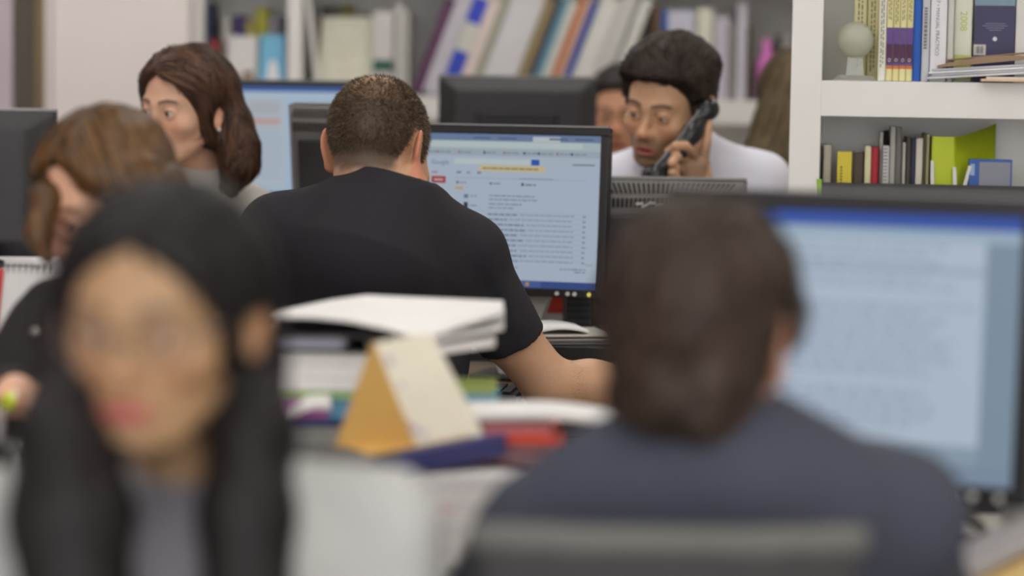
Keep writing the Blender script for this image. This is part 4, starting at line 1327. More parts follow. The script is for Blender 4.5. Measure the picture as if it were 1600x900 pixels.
def person(name, label, head, neck_to, body, voxel, skin, lip=(176, 96, 86), brow=(52, 38, 30), tint=None, lo=None, hi=None, extra=None,
           bodyskin_k=.03, neck_r=(.052, .058), base=None, earflush=.5):
    """the body of a person as ONE continuous mesh; body(P) is the distance to limbs and trunk"""
    c7 = np.asarray(neck_to, np.float32)
    n0 = head.w(0, .022, -.045)

    def f(p):
        d = head.full(p)
        nk = cone(p, n0, c7, neck_r[0] * head.s, neck_r[1] * head.s)
        d = smin(d, nk, .022)
        return smin(d, body(p), bodyskin_k)

    V, Q = surface(f, lo, hi, voxel)
    q = head.loc(V)
    C = np.tile(L3(skin), (len(V), 1))
    tone = noise3(V * 30)[:, None] * .05
    C = C * (1 + tone)
    a = np.abs(q[:, 0])

    def mix(mask, rgb):
        nonlocal C
        C = C * (1 - mask[:, None]) + L3(rgb) * mask[:, None]
    inhead = (np.abs(q) < .14).all(1)
    flush = np.exp(-(((a - .042) / .02) ** 2 + ((q[:, 2] + .03) / .02) ** 2)) * inhead * (q[:, 1] < -.03)
    C = C * (1 + flush[:, None] * np.array([.06, -.10, -.10], np.float32))
    nose = np.exp(-((a / .014) ** 2 + ((q[:, 2] + .03) / .014) ** 2)) * (q[:, 1] < -.09)
    C = C * (1 + nose[:, None] * np.array([.05, -.10, -.10], np.float32))
    ear = sstep(a, .0755, .0800) * (np.abs(q[:, 2]) < .05) * (np.abs(q[:, 1] - .016) < .035)
    C = C * (1 + ear[:, None] * np.array([.06, -.20, -.22], np.float32) * earflush)
    lm = np.exp(-((a / .0215) ** 4 + ((q[:, 2] + .0655 + head.mo * .25) / (.0085 + head.mo * .4)) ** 4)) * (q[:, 1] < -.078)
    mix(np.clip(lm * 1.1, 0, .95), lip)
    if head.mo > 0.004:
        mm = np.exp(-((a / .017) ** 4 + ((q[:, 2] + .0655 + head.mo * .25) / (head.mo * .35 + .0008)) ** 4)) * (q[:, 1] < -.078)
        mix(np.clip(mm, 0, .9), (96, 40, 38))
    bz = .0245 + .004 * np.sin(np.clip((a - .012) / .038, 0, 1) * 3.0) - .05 * np.maximum(a - .042, 0)
    bm = np.exp(-(((q[:, 2] - bz) / .0042) ** 4)) * sstep(a, .008, .014) * (1 - sstep(a, .046, .054)) * (q[:, 1] < -.05)
    mix(np.clip(bm * .85, 0, .85), brow)
    lash = np.exp(-(((q[:, 2] - .0085) / .0020) ** 2)) * np.exp(-(((a - .031) / .014) ** 4)) * (q[:, 1] < -.083)
    mix(np.clip(lash * .6, 0, .6), (48, 34, 30))
    if head.beard:
        b = sstep(-q[:, 2], .030, .055) * sstep(q[:, 1], .02, .005) * (q[:, 2] > -.125) * inhead
        b = np.maximum(b, np.exp(-((a / .024) ** 4 + ((q[:, 2] + .049) / .008) ** 2)) * (q[:, 1] < -.08))
        b = b * (1 - np.clip(lm * 1.6, 0, 1))
        mix(np.clip(b * head.beard, 0, 1), tuple(np.array(brow) * .9 + 8))
    if extra is not None:
        C = extra(V, q, C)
    C = np.clip(C, 0.002, 1)
    base = np.asarray(base if base is not None else (c7[0], c7[1], lo[2]), np.float32)
    me = raw_mesh(name, V - base, Q, True, C)
    o = link(name, me, mat('skin', attr=True, rough=.46, var=.03, scale=40, bump=.12, bscale=260, sss=.12, spec=.45), None, base)
    tag(o, label, 'person')
    o['_base'] = [float(x) for x in base]
    # eyes
    for sx in (-1, 1):
        e = MB()
        rr = .0128 * head.s
        nu, nv = 20, 14
        Vv = []; Fv = []
        for i in range(nv + 1):
            th = math.pi * i / nv
            for k in range(nu):
                ph = 2 * math.pi * k / nu
                Vv.append((rr * math.sin(th) * math.cos(ph), -rr * math.cos(th), rr * math.sin(th) * math.sin(ph)))
        for i in range(nv):
            for k in range(nu):
                Fv.append((i * nu + k, (i + 1) * nu + k, (i + 1) * nu + (k + 1) % nu, i * nu + (k + 1) % nu))
        Vv = np.array(Vv)
        ang = np.arccos(np.clip(-Vv[:, 1] / rr, -1, 1))
        cc = np.where(ang[:, None] < .20, L3((8, 6, 6)), np.where(ang[:, None] < .48, L3((58, 40, 28)), L3((214, 204, 196))))
        G = rotm(head.gaze[0], 0, head.gaze[1]) if hasattr(head, 'gaze') else np.eye(3)
        W = (head.R @ (G @ Vv.T)).T + head.w(sx * .031, -.0785, .003) - base
        link('eye', raw_mesh('eye', W, np.array(Fv), True, cc), mat('eye_surface', attr=True, rough=.08, var=.0, spec=.6), o)
    return o


def garment(name, parent, f, lo, hi, voxel, material, colors=None, kid=None):
    base = np.array(parent['_base'])
    V, Q = surface(f, lo, hi, voxel)
    me = raw_mesh(name, V - base, Q, True, colors(V) if colors else None)
    return link(name, me, material, kid if kid is not None else parent), V


def hair_mat(name, rough=.42, spec=.35):
    return mat(name, attr=True, rough=rough, var=.22, scale=60, spec=spec, stretch=(1, 1, .12), bump=.5, bscale=160)


def add_hair(parent, f, lo, hi, voxel, c1, c2, strands=0, flow=None, step=.012, seg=8, width=.0011, lift=(.001, .006), wav=.0, keep=None,
             rough=.55, light=1.25):
    base = np.array(parent['_base'])
    V, Q = surface(f, lo, hi, voxel)
    nz = (noise3(V * np.array([60, 60, 10])) * .5 + .5)[:, None]
    C = L3(c1) * (1 - nz) + L3(c2) * nz
    h = link('hair', raw_mesh('hair', V - base, Q, True, C), hair_mat('hair_strands_%d' % int(rough * 100), rough), parent)
    if strands:
        cand = V if keep is None else V[keep(V)]
        roots = cand[rng.integers(0, len(cand), strands)]
        sv, sf, sc = ribbons(f, roots, flow, step, seg, width, lift, L3(c1) * .8, L3(c2) * light, wav=wav)
        s_ = link('hair_strands', raw_mesh('hair_strands', sv - base, sf, True, sc), hair_mat('hair_strands_%d' % int(rough * 100), rough), h)
        s_['kind'] = 'stuff'
    return h, V


def trousers(parent, pelvis, knees, feet, rgb, shoe=(30, 28, 28)):
    """seated legs, below the picture"""
    base = np.array(parent['_base'])
    pel = np.asarray(pelvis, np.float32)

    def f(p):
        d = ell(p, pel, (.17, .13, .12))
        for k, t, x in zip(knees, feet, (-.09, .09)):
            kd = (np.asarray(k) - pel); side = np.array([kd[1], -kd[0], 0]); side = side / np.linalg.norm(side) * x
            d = smin(d, chain(p, [pel + side, k, np.asarray(t) + (0, 0, .07)], [.085, .06, .042], .03), .05)
        return d
    pts = np.array([pelvis, *knees, *feet]); lo = pts.min(0) - .2; hi = pts.max(0) + .2; lo[2] = max(lo[2], 0.02)
    garment('trousers', parent, f, lo, hi, .013, mat('trousers_%d_%d_%d' % rgb, rgb, .8, .1, 30, .2, 300))
    for k, t in zip(knees, feet):
        t = np.asarray(t, float); dr = t - np.asarray(pelvis); dr[2] = 0; dr /= np.linalg.norm(dr)

        def g(p):
            d = cone(p, t + (0, 0, .045) - dr * .05, t + (0, 0, .035) + dr * .14, .042, .034)
            d = smin(d, cone(p, t + (0, 0, .05), t + (0, 0, .09), .04, .045), .02)
            return np.maximum(d, -(p[:, 2] - .003))
        garment('shoe', parent, g, t - (.25, .25, .03), t + (.25, .25, .18), .01, mat('shoe_leather', shoe, .4, .1, 30))


def fingers(p, pts_list, rs_list, k=.004):
    d = None
    for pts, rs in zip(pts_list, rs_list):
        e = chain(p, pts, rs, .003)
        d = e if d is None else smin(d, e, k)
    return d


def relaxed_hand(wrist, direction, palm_n, side, size=1.0):
    """a slightly curled hand: palm and five unequal fingers; palm_n is where the palm looks, side (+-1) where the thumb leaves"""
    w = np.asarray(wrist, float); d = np.asarray(direction, float); d /= np.linalg.norm(d)
    n = np.asarray(palm_n, float); n -= d * (n @ d); n /= np.linalg.norm(n)
    x = np.cross(d, n) * side
    S = size
    spec = [(.030, .095, .070, .0085), (.010, .100, .078, .0088), (-.010, .096, .072, .0084), (-.029, .086, .056, .0074)]
    lists = []; rads = []
    for (ox, kz, ln, r) in spec:
        k0 = w + d * kz * S + x * ox * S
        a1 = k0 + (d * .95 + n * .25) * ln * .45 * S
        a2 = a1 + (d * .75 + n * .65) * ln * .32 * S
        a3 = a2 + (d * .45 + n * .9) * ln * .24 * S
        lists.append([k0, a1, a2, a3]); rads.append([r * S * 1.1, r * S, r * S * .92, r * S * .8])
    t0 = w + d * .03 * S + x * .028 * S
    t1 = t0 + (d * .55 + x * .75 + n * .3) * .042 * S
    t2 = t1 + (d * .8 + x * .35 + n * .4) * .030 * S
    t3 = t2 + (d * .9 + x * .0 + n * .4) * .022 * S
    lists.append([t0, t1, t2, t3]); rads.append([.014 * S, .0105 * S, .0098 * S, .0082 * S])

    def f(p):
        dist = np.sqrt(((p - (w + d * .08).astype(np.float32)) ** 2).sum(1))
        near = dist < .17
        out = (dist - .13).astype(np.float32)
        if near.any():
            out[near] = f2(p[near])
        return out

    def f2(p):
        pal = chain(p, [w, w + d * .045 * S + x * .008 * S, w + d * .09 * S + x * .018 * S], [.024 * S, .024 * S, .019 * S], .01)
        pal = smin(pal, chain(p, [w, w + d * .045 * S - x * .012 * S, w + d * .085 * S - x * .02 * S], [.024 * S, .021 * S, .016 * S], .01), .012)
        return smin(pal, fingers(p, lists, rads), .008)
    return f
# ------------------------------------------------------------------ chairs
M_chair = mat('chair_fabric', (58, 57, 57), .8, .1, 40, .3, 400)
M_rim = mat('chair_rim', (98, 97, 92), .6, .06, 20)


def office_chair(label, x, y, rz, back_top=.93, w=.37, seat=.44):
    """looks to local +y; backrest on the -y side"""
    t = thing('office_chair', label, 'chair', (x, y, 0), math.radians(rz), 'office chairs')
    V, Q = surface(lambda p: rbox(p, (0, 0, seat - .035), (.22, .21, .035), .03), (-.26, -.26, seat - .1), (.26, .26, seat + .03), .014)
    link('seat', raw_mesh('seat', V, Q, True), M_chair, t)
    bc_ = back_top - .17

    def fb(p):
        q = p.copy(); q[:, 1] -= (q[:, 0] / .2) ** 2 * .03 + (back_top - q[:, 2]) * .12
        return rbox(q, (0, -.235, bc_), (w / 2, .02, .165), .018)
    V, Q = surface(fb, (-.26, -.3, bc_ - .22), (.26, -.1, bc_ + .2), .01)
    link('backrest', raw_mesh('backrest', V, Q, True), M_chair, t)

    def fr(p):
        q = p.copy(); q[:, 1] -= (q[:, 0] / .2) ** 2 * .03 + (back_top - q[:, 2]) * .12
        a = rbox(q, (0, -.241, bc_), (w / 2 + .008, .012, .173), .010)
        return np.maximum(a, -(q[:, 2] - (back_top - .022)))
    V, Q = surface(fr, (-.26, -.3, bc_ - .24), (.26, -.1, bc_ + .22), .008)
    link('backrest_rim', raw_mesh('backrest_rim', V, Q, True), M_rim, t)
    MB().tube([(0, -.06, seat - .075), (0, -.19, seat - .06), (0, -.205, seat + .04), (0, -.20, bc_ - .05)], .016, 10).build('back_support', M_black, t)
    MB().tube([(0, 0, .09), (0, 0, seat - .06)], .025, 14).build('column', M_black, t)
    for k in range(5):
        a = 2 * math.pi * k / 5 + .3; c, s = math.cos(a), math.sin(a)
        g = MB().tube([(0, 0, .10), (c * .24, s * .24, .07)], [.022, .014], 8).build('leg', M_black, t)
        MB().tube([(c * .24 - s * .012, s * .24 + c * .012, .026), (c * .24 + s * .012, s * .24 - c * .012, .026)], .026, 12).build('caster', M_black, g)
    return t


def torso(p, c7, sl, sr, pel, rs=.058, depth=.105, hgt=.23, drop=.17, lean=(0, 0, 0), waist=.14):
    c7, sl, sr, pel = (np.asarray(x, np.float32) for x in (c7, sl, sr, pel))
    mid = (sl + sr) / 2; ax = sr - sl; hw = np.linalg.norm(ax) / 2; yaw = math.degrees(math.atan2(ax[1], ax[0]))
    R = rotm(0, 0, yaw)
    d = smin(cone(p, c7, sl, rs * 1.05, rs), cone(p, c7, sr, rs * 1.05, rs), .04)
    ch = mid + np.array([0, 0, -drop], np.float32) + np.asarray(lean, np.float32)
    d = smin(d, ell(p, ch, (hw * 1.0, depth, hgt), R), .06)
    d = smin(d, ell(p, mid + np.array([0, 0, -.05], np.float32), (hw * .95, depth * .8, .09), R), .05)
    w = ell(p, (ch + pel) / 2, (waist, depth * 1.02, np.linalg.norm(ch - pel) / 2 + .04), R)
    return smin(d, w, .07)


def box_of(*pts, pad=.16):
    a = np.array([np.asarray(x, float) for x in pts])
    return a.min(0) - pad, a.max(0) + pad


def cloth_mat(name, rgb, bump=.25, rough=.85, var=.06):
    return mat(name, rgb, rough, var, 14, bump, 420, spec=.2)


def wrinkle(p, amp, s=(9, 9, 5), off=0.):
    q = p * np.asarray(s, np.float32) + off
    n = noise3(q + .8 * noise3(q * .5)[:, None])
    return amp * (1 - np.abs(n) * 2)


J = P
# ================================================================== man in the black T-shirt (in focus)
h3 = Head(J(591, 237, 4.15), 157, 19, 0, 1.055, beard=0.0)
arm3 = J(797, 526, 4.215)
c7 = J(612, 318, 4.11); sl = J(432, 362, 4.10); sr = J(735, 398, 4.17); pel = J(575, 850, 4.02)
el_r = J(862, 606, 4.23); wr_r = J(1035, 603, 4.29); el_l = J(410, 590, 4.20); wr_l = J(585, 566, 4.36)
hand3 = relaxed_hand(wr_r + np.array((.012, .006, 0)), (.9, .5, .12), (.1, 0, -1), 1)
hand3l = relaxed_hand(wr_l, (.5, .9, .06), (0, 0, -1), -1)


def body3(p):
    d = torso(p, c7, sl, sr, pel, .045, .09, .20)
    d = smin(d, chain(p, [sr, arm3, el_r], [.050, .0475, .0465], .02), .03)
    d = smin(d, chain(p, [el_r, el_r + (wr_r - el_r) * .35, wr_r], [.0465, .046, .030], .02), .02)
    d = smin(d, chain(p, [sl, el_l, wr_l], [.05, .042, .028], .02), .03)
    d = smin(d, hand3(p), .012)
    return smin(d, hand3l(p), .012)


def scalp3(V, q, C):
    g = h3.hairline(q, 'recede') + .006 * noise3(V * 90)
    fade = sstep(g, -.004, .020) * (np.abs(q) < .16).all(1) * (np.abs(q[:, 0]) < .0775 + .01 * (q[:, 2] > .03))
    bald = np.exp(-(((q[:, 0] - .006) / .042) ** 2 + ((q[:, 1] - .052) / .040) ** 2)) * (q[:, 2] > .06)
    k = np.clip(fade * (.86 - .72 * bald) + .05 * noise3(V * 260), 0, .95)[:, None]
    C = C * (1 - k) + L3((62, 52, 42)) * k
    b = sstep(-q[:, 2], .020, .050) * sstep(-q[:, 1], .0, .03) * (q[:, 2] > -.125) * (np.abs(q[:, 0]) < .1)
    C = C * (1 - .7 * b[:, None]) + L3((84, 60, 40)) * .7 * b[:, None]
    return C


lo, hi = box_of(h3.o, sl, sr, el_l, el_r, wr_r + np.array((.14, .05, 0)), wr_l, pad=.15)
p3 = person('person', 'man in a black T-shirt with cropped thinning hair, back turned', h3, c7, body3, .0034, (198, 154, 121), lo=lo, hi=hi, extra=scalp3, neck_r=(.056, .064), base=(pel[0], pel[1], .45), earflush=1.2)
sl_end = J(800, 531, 4.217)
RC3 = J(611, 289, 4.12).astype(np.float32)
_n = np.array((.27, .30, .91)); _n /= np.linalg.norm(_n); _x = np.cross((0, 1, 0), _n); _x /= np.linalg.norm(_x)
RN3 = np.stack([_x, np.cross(_n, _x), _n]).astype(np.float32)


def tee3(p):
    d = torso(p, c7 + np.array((0, .0, -.002)), sl, sr, pel, .060, .118, .25)
    d = smin(d, ell(p, J(590, 385, 4.13), (.16, .085, .10)), .05)                       # rounded upper back
    d = smin(d, chain(p, [J(730, 402, 4.165), sl_end], [.068, .061], .02), .03)
    d = smin(d, chain(p, [J(436, 366, 4.10), J(420, 500, 4.16)], [.062, .058], .02), .03)
    ax = (sl_end - sr) / np.linalg.norm(sl_end - sr)
    cut = (p - sl_end) @ ax.astype(np.float32) - .004                                    # sleeve hem
    near = np.sqrt(((p - sl_end.astype(np.float32)) ** 2).sum(1)) - .13
    d = smax(d, np.where(near < 0, cut, -1.0), .006)
    inner = cone(p, sl_end - ax * .012, sl_end + ax * .06, .053, .055)
    d = smax(d, -inner, .004)
    # neckband follows the base of the neck
    q = (p - RC3) @ RN3.T                                                               # neckband frame, z along its axis
    yoke = np.maximum(cone(p, RC3 - RN3[2] * .13, RC3 + RN3[2] * .012, .13, .076), q[:, 2])
    d = smin(d, yoke, .035)
    d = smax(d, -np.maximum(np.sqrt(q[:, 0] ** 2 + q[:, 1] ** 2) - .070, -q[:, 2] - .03), .004)
    band = np.maximum(np.abs(np.sqrt(q[:, 0] ** 2 + q[:, 1] ** 2) - .0745) - .0035, np.abs(q[:, 2] + .008) - .011) - .001
    d = smin(d, band, .004)
    arm = np.exp(-(((p - J(745, 470, 4.15).astype(np.float32)) / .10) ** 2).sum(1))
    hem = 1 - np.exp(-(((p - sl_end.astype(np.float32)) / .07) ** 2).sum(1)); arm = arm * hem
    return d + hem * wrinkle(p, .0036, (7, 7, 5)) * (.5 + 1.4 * arm) * .8 + arm * .0045 * np.sin((p[:, 0] * .9 + p[:, 2] * .35 + .012 * noise3(p * 12)) * 110)


lo, hi = box_of(sl, sr, sl_end, J(420, 500, 4.16), pel, c7, pad=.17); lo[2] = .5
garment('t_shirt', p3, tee3, lo, hi, .0045, mat('black_jersey', (46, 45, 49), .88, .08, 16, .35, 700, spec=.18))
trousers(p3, pel + np.array((0, 0, .02)), [pel + np.array((-.04, .42, .02)), pel + np.array((.16, .42, .02))], [np.array((pel[0] - .04, pel[1] + .40, 0)), np.array((pel[0] + .16, pel[1] + .42, 0))], (44, 50, 66))
# cropped hair
Vh, _ = surface(lambda p: h3.skull(h3.loc(p)) * h3.s, h3.o - .16, h3.o + .18, .0035)
q = h3.loc(Vh)
g = h3.hairline(q, 'recede')
bald = np.exp(-(((q[:, 0] - .006) / .040) ** 2 + ((q[:, 1] - .052) / .038) ** 2)) * (q[:, 2] > .06)
dens = sstep(g, -.002, .016) * (1 - .80 * bald)
cand = Vh[rng.random(len(Vh)) < dens]
roots = cand[rng.integers(0, len(cand), 26000)] + rng.normal(0, .0016, (26000, 3))
roots = roots.astype(np.float32)
fs = lambda p: h3.skull(h3.loc(p)) * h3.s
nn = grad(fs, roots); roots = roots - nn * (fs(roots) + .0005)[:, None]
fl = h3.R @ np.array((0, .25, -.8), np.float32)
dr = nn * .75 + fl * .55 + rng.normal(0, .22, roots.shape); dr /= np.linalg.norm(dr, axis=1, keepdims=True)
ln = (.0065 + .004 * rng.random(len(roots)))[:, None]
sd = np.cross(dr, rng.normal(0, 1, roots.shape)); sd /= np.linalg.norm(sd, axis=1, keepdims=True)
tip = roots + dr * ln
Vs = np.stack([roots - sd * .00042, roots + sd * .00042, tip], 1).reshape(-1, 3)
tc = rng.random((len(roots), 1)).astype(np.float32)
cs_ = np.repeat(L3((48, 40, 32)) * (1 - tc) + L3((158, 134, 108)) * tc ** 1.8, 3, 0)
hb_ = np.array(p3['_base'])
o = link('hair', raw_mesh('hair', Vs - hb_, np.arange(len(Vs)).reshape(-1, 3), False, cs_), hair_mat('hair_strands_42'), p3); o['kind'] = 'stuff'
# beard edge at the cheek and hair on the forearm
cb = Vh[(q[:, 2] < -.028) & (q[:, 2] > -.1) & (q[:, 1] < .0)]
r1 = cb[rng.integers(0, len(cb), 3500)].astype(np.float32); n1 = grad(fs, r1)
d1 = n1 * .8 + (h3.R @ np.array((0, 0, -.6), np.float32)) + rng.normal(0, .25, r1.shape)
fa = np.array([el_r * (1 - t) + wr_r * t for t in rng.random(6000)], np.float32); fd = (wr_r - el_r) / np.linalg.norm(wr_r - el_r)
ra = rng.normal(0, 1, fa.shape); ra -= (ra @ fd)[:, None] * fd; ra /= np.linalg.norm(ra, axis=1, keepdims=True)
for nm, rt, dd, lg, wd, cA, cB in (('beard', r1, d1, .007, .0004, (62, 42, 28), (150, 112, 72)), ('arm_hair', None, None, .010, .00020, (74, 54, 36), (190, 150, 100))):
    if rt is None:
        tt = ((fa - el_r) @ fd) / np.linalg.norm(wr_r - el_r)
        rt = fa + ra * (np.interp(tt, [0, .35, 1], [.0465, .046, .030]) - .0005)[:, None]; dd = ra * .55 + fd * .8 + rng.normal(0, .2, fa.shape) + np.array((0, 0, -.2))
    dd = dd / np.linalg.norm(dd, axis=1, keepdims=True)
    s2 = np.cross(dd, rng.normal(0, 1, dd.shape)); s2 /= np.linalg.norm(s2, axis=1, keepdims=True)
    Vb = np.stack([rt - s2 * wd, rt + s2 * wd, rt + dd * lg], 1).reshape(-1, 3); tb = rng.random((len(rt), 1)).astype(np.float32)
    o = link(nm, raw_mesh(nm, Vb - hb_, np.arange(len(Vb)).reshape(-1, 3), False, np.repeat(L3(cA) * (1 - tb) + L3(cB) * tb, 3, 0)), hair_mat('hair_strands_42'), p3); o['kind'] = 'stuff'
office_chair('low-backed office chair under the man in the black T-shirt', pel[0], pel[1] + .02, 0, .78, seat=pel[2] - .124 + .02)

# ================================================================== man on the telephone
h4 = Head(J(1044, 166, 5.15), -32, 15, 8, 1.045, mouth_open=.0045, beard=.5, nose=1.1, lids=.12, smile=.004)
h4.gaze = (24, -6)
c7 = J(1072, 245, 5.25); sl = J(932, 300, 5.28); sr = J(1186, 285, 5.24); pel = J(1060, 700, 5.42)
el = J(1168, 430, 5.17); wr = J(1092, 312, 5.06)
hd = lambda u, v, d=5.03: J(u, v, d)
kn = [hd(1100, 243, 5.035), hd(1084, 243, 5.025), hd(1070, 252, 5.02), hd(1064, 266, 5.02)]
fing4 = [[kn[0], hd(1104, 222, 5.035), hd(1106, 202, 5.04), hd(1105.5, 186, 5.045)],
         [kn[1], hd(1071, 228, 5.0), hd(1056, 228, 4.99), hd(1044, 236, 5.005)],
         [kn[2], hd(1057, 243, 4.995), hd(1050, 255, 4.985), hd(1056, 268, 5.0)],
         [kn[3], hd(1054, 259, 5.0), hd(1050, 270, 4.99), hd(1060, 279, 5.0)],
         [hd(1098, 282, 5.05), hd(1080, 262, 5.06), hd(1066, 246, 5.06), hd(1058, 238, 5.06)]]
rad4 = [[.0115, .0100, .0092, .0078], [.0112, .0102, .0096, .0082], [.0108, .0100, .0094, .0080], [.0098, .0092, .0086, .0074], [.013, .0108, .0098, .0085]]


def body4(p):
    d = torso(p, c7, sl, sr, pel, .045, .09, .2)
    d = smin(d, chain(p, [sr, el, wr], [.045, .036, .027], .02), .03)
    d = smin(d, chain(p, [sl, sl + np.array((-.03, -.03, -.24)), sl + np.array((.01, -.13, -.235))], [.045, .036, .028], .02), .03)
    d = smin(d, hl4(p), .012)
    palm = chain(p, [wr, hd(1094, 285, 5.045), hd(1096, 258, 5.035)], [.024, .024, .019], .015)
    palm = smin(palm, chain(p, [wr, hd(1080, 280, 5.035), hd(1075, 262, 5.025)], [.024, .021, .017], .015), .015)
    palm = smin(palm, fingers(p, fing4, rad4, .003), .006)
    return smin(d, palm, .008)


hl4 = relaxed_hand(sl + np.array((.01, -.13, -.235)), (.05, -.6, .02), (0, 0, -1), 1)
lo, hi = box_of(h4.o, sl, sr, el, wr, sl + np.array((.2, -.28, -.34)), pad=.15)
p4 = person('person', 'man in a pale shirt speaking on a black telephone', h4, c7, body4, .0032, (206, 160, 124), lip=(186, 104, 98), brow=(52, 40, 32), lo=lo, hi=hi, base=(pel[0], pel[1], .45), neck_r=(.055, .06))


def shirt4(p):
    d = torso(p, c7, sl, sr, pel, .062, .115, .24)
    d = smin(d, chain(p, [sr, el, wr + (el - wr) * .18], [.068, .054, .040], .02), .03)
    d = smin(d, chain(p, [sl, sl + np.array((-.03, -.03, -.24)), sl + np.array((.005, -.10, -.235))], [.066, .052, .04], .02), .03)
    n0 = h4.w(0, .022, -.045); na = (c7 - n0) / np.linalg.norm(c7 - n0)
    t_ = (p - n0.astype(np.float32)) @ na.astype(np.float32); L = np.linalg.norm(c7 - n0)
    ring = np.abs(cone(p, n0, c7 + na * .05, .064, .076)) - .003
    ring = np.maximum(ring, np.abs(t_ - L * .86) - .022)
    return smin(d, ring, .008) + wrinkle(p, .0035, (9, 9, 6))


lo, hi = box_of(sl, sr, el, wr, pel, c7, sl + np.array((.1, -.18, -.3)), pad=.16); lo[2] = max(lo[2], .5)
garment('shirt', p4, shirt4, lo, hi, .005, cloth_mat('shirt_pale', (236, 236, 248), .15, .8, .02))
trousers(p4, pel, [pel + np.array((-.24, -.36, .0)), pel + np.array((-.08, -.36, .0))], [np.array((pel[0] - .24, pel[1] - .36, 0)), np.array((pel[0] - .08, pel[1] - .36, 0))], (52, 54, 66))


def hair4(p):
    q = h4.loc(p)
    g = h4.hairline(q, 'short')
    top = sstep(q[:, 2], .03, .10)
    t = (.009 + .017 * top + .006 * np.exp(-((q[:, 1] + .07) / .03) ** 2) * top) * sstep(g, -.002, .012) - .007 * (1 - sstep(g, -.004, .006))
    return (h4.skull(q) - t) * h4.s + .0050 * noise3(q * np.array([48, 20, 34]) + 3) * top + .0022 * noise3(q * np.array([90, 60, 60])) - .002


fl4 = lambda p: np.tile(h4.R @ np.array((-.55, .75, -.25), np.float32), (len(p), 1)) + .45 * noise3(p * 14)[:, None] * np.array((1, 0, .4), np.float32)
add_hair(p4, hair4, h4.o - .17, h4.o + .2, .0034, (24, 18, 15), (60, 46, 36), 9000, fl4, .007, 6, .0009, (.000, .008), keep=lambda V: h4.hairline(h4.loc(V), 'short') > .004, rough=.62, light=1.25)
office_chair('office chair under the man on the telephone', pel[0], pel[1] + .02, 180, .80, seat=pel[2] - .124)
# telephone handset in his hand
a0 = J(1103, 170, 5.062); b0 = J(1021, 274, 5.005)
ax = (b0 - a0); Lh = np.linalg.norm(ax); ax /= Lh
ear_dir = h4.o - (a0 + b0) / 2; ear_dir -= ax * (ear_dir @ ax); ear_dir /= np.linalg.norm(ear_dir)
a0 = a0 - ear_dir * .003; b0 = b0 - ear_dir * .003
ph = thing('telephone_handset', 'black telephone handset held to the ear of the man in the pale shirt', 'telephone', a0)
a_, b_ = np.zeros(3), b0 - a0


def handset(p):
    mid_ = (a_ + b_) / 2 - ear_dir * .012
    d = chain(p, [a_ - ear_dir * .004, mid_ - (b_ - a_) * .15, mid_ + (b_ - a_) * .15, b_ - ear_dir * .004], [.0175, .0150, .0150, .0175], .03)
    d = smin(d, cone(p, a_ - ear_dir * .004, a_ + ear_dir * .016, .024, .021), .01)
    return smin(d, cone(p, b_ - ear_dir * .004, b_ + ear_dir * .012, .023, .020), .01)


lo, hi = box_of(a_, b_, pad=.06)
V, Q = surface(handset, lo, hi, .003)
link('handle', raw_mesh('handle', V, Q, True), mat('handset_black', (24, 25, 27), .26, .1, 40), ph)
sv_ = np.cross(ax, (0, 1.0, 0)); sv_ /= np.linalg.norm(sv_); sv_ = sv_ if sv_[0] < 0 else -sv_
mdir = sv_ * .75 + np.array((0, -.65, 0)); mdir /= np.linalg.norm(mdir); strip = []
for t in np.linspace(.04, .96, 22):
    c_ = a_ + (b_ - a_) * t - ear_dir * (.004 + .008 * math.sin(math.pi * t)); k_ = 0.0
    while handset((c_ + mdir * k_)[None].astype(np.float32))[0] < 0 and k_ < .05: k_ += .0005
    strip.append(c_ + mdir * k_)
strip = [np.mean(strip[max(0, i - 2):i + 3], 0) for i in range(len(strip))]
st = MB().tube(strip, .0034, 8)
st.build('edge_strip', mat('handset_grey', (112, 112, 114), .3, .06), ph)

# ================================================================== dark-haired woman in the pale cardigan
h5 = Head(J(289, 172, 5.0), -34, 6, 2, .97, female=True, lids=.5)
h5.gaze = (4, -14)
c7 = J(318, 282, 5.08); sl = J(205, 345, 4.92); sr = J(392, 335, 5.13); pel = J(315, 720, 5.2)


hl5 = relaxed_hand(sl + np.array((-.05, -.24, -.33)), (-.3, -.9, 0), (0, 0, -1), -1, .92)
hr5 = relaxed_hand(sr + np.array((-.16, -.34, -.33)), (-.5, -.8, 0), (0, 0, -1), 1, .92)


def body5(p):
    d = torso(p, c7, sl, sr, pel, .038, .085, .2)
    d = smin(d, chain(p, [sl, sl + np.array((-.02, -.06, -.26)), sl + np.array((-.05, -.24, -.33))], [.04, .034, .024], .02), .03)
    d = smin(d, chain(p, [sr, sr + np.array((.03, -.08, -.26)), sr + np.array((-.16, -.34, -.33))], [.04, .034, .024], .02), .03)
    return smin(d, smin(hl5(p), hr5(p), .004), .012)


lo, hi = box_of(h5.o, sl, sr, sl + np.array((-.08, -.32, -.36)), sr + np.array((-.2, -.42, -.36)), pad=.15)
p5 = person('person', 'woman with long dark brown hair and a pale cardigan looking left', h5, c7, body5, .0036, (222, 176, 146), lip=(190, 110, 104), brow=(64, 46, 38), lo=lo, hi=hi, base=(pel[0], pel[1], .45), neck_r=(.048, .052))


def card5(p):
    d = torso(p, c7, sl, sr, pel, .054, .108, .23)
    d = smin(d, chain(p, [sl, sl + np.array((-.02, -.06, -.26)), sl + np.array((-.045, -.21, -.32))], [.06, .05, .036], .02), .03)
    d = smin(d, chain(p, [sr, sr + np.array((.03, -.08, -.26)), sr + np.array((-.13, -.30, -.325))], [.06, .05, .036], .02), .03)
    return d + wrinkle(p, .004, (10, 10, 5))


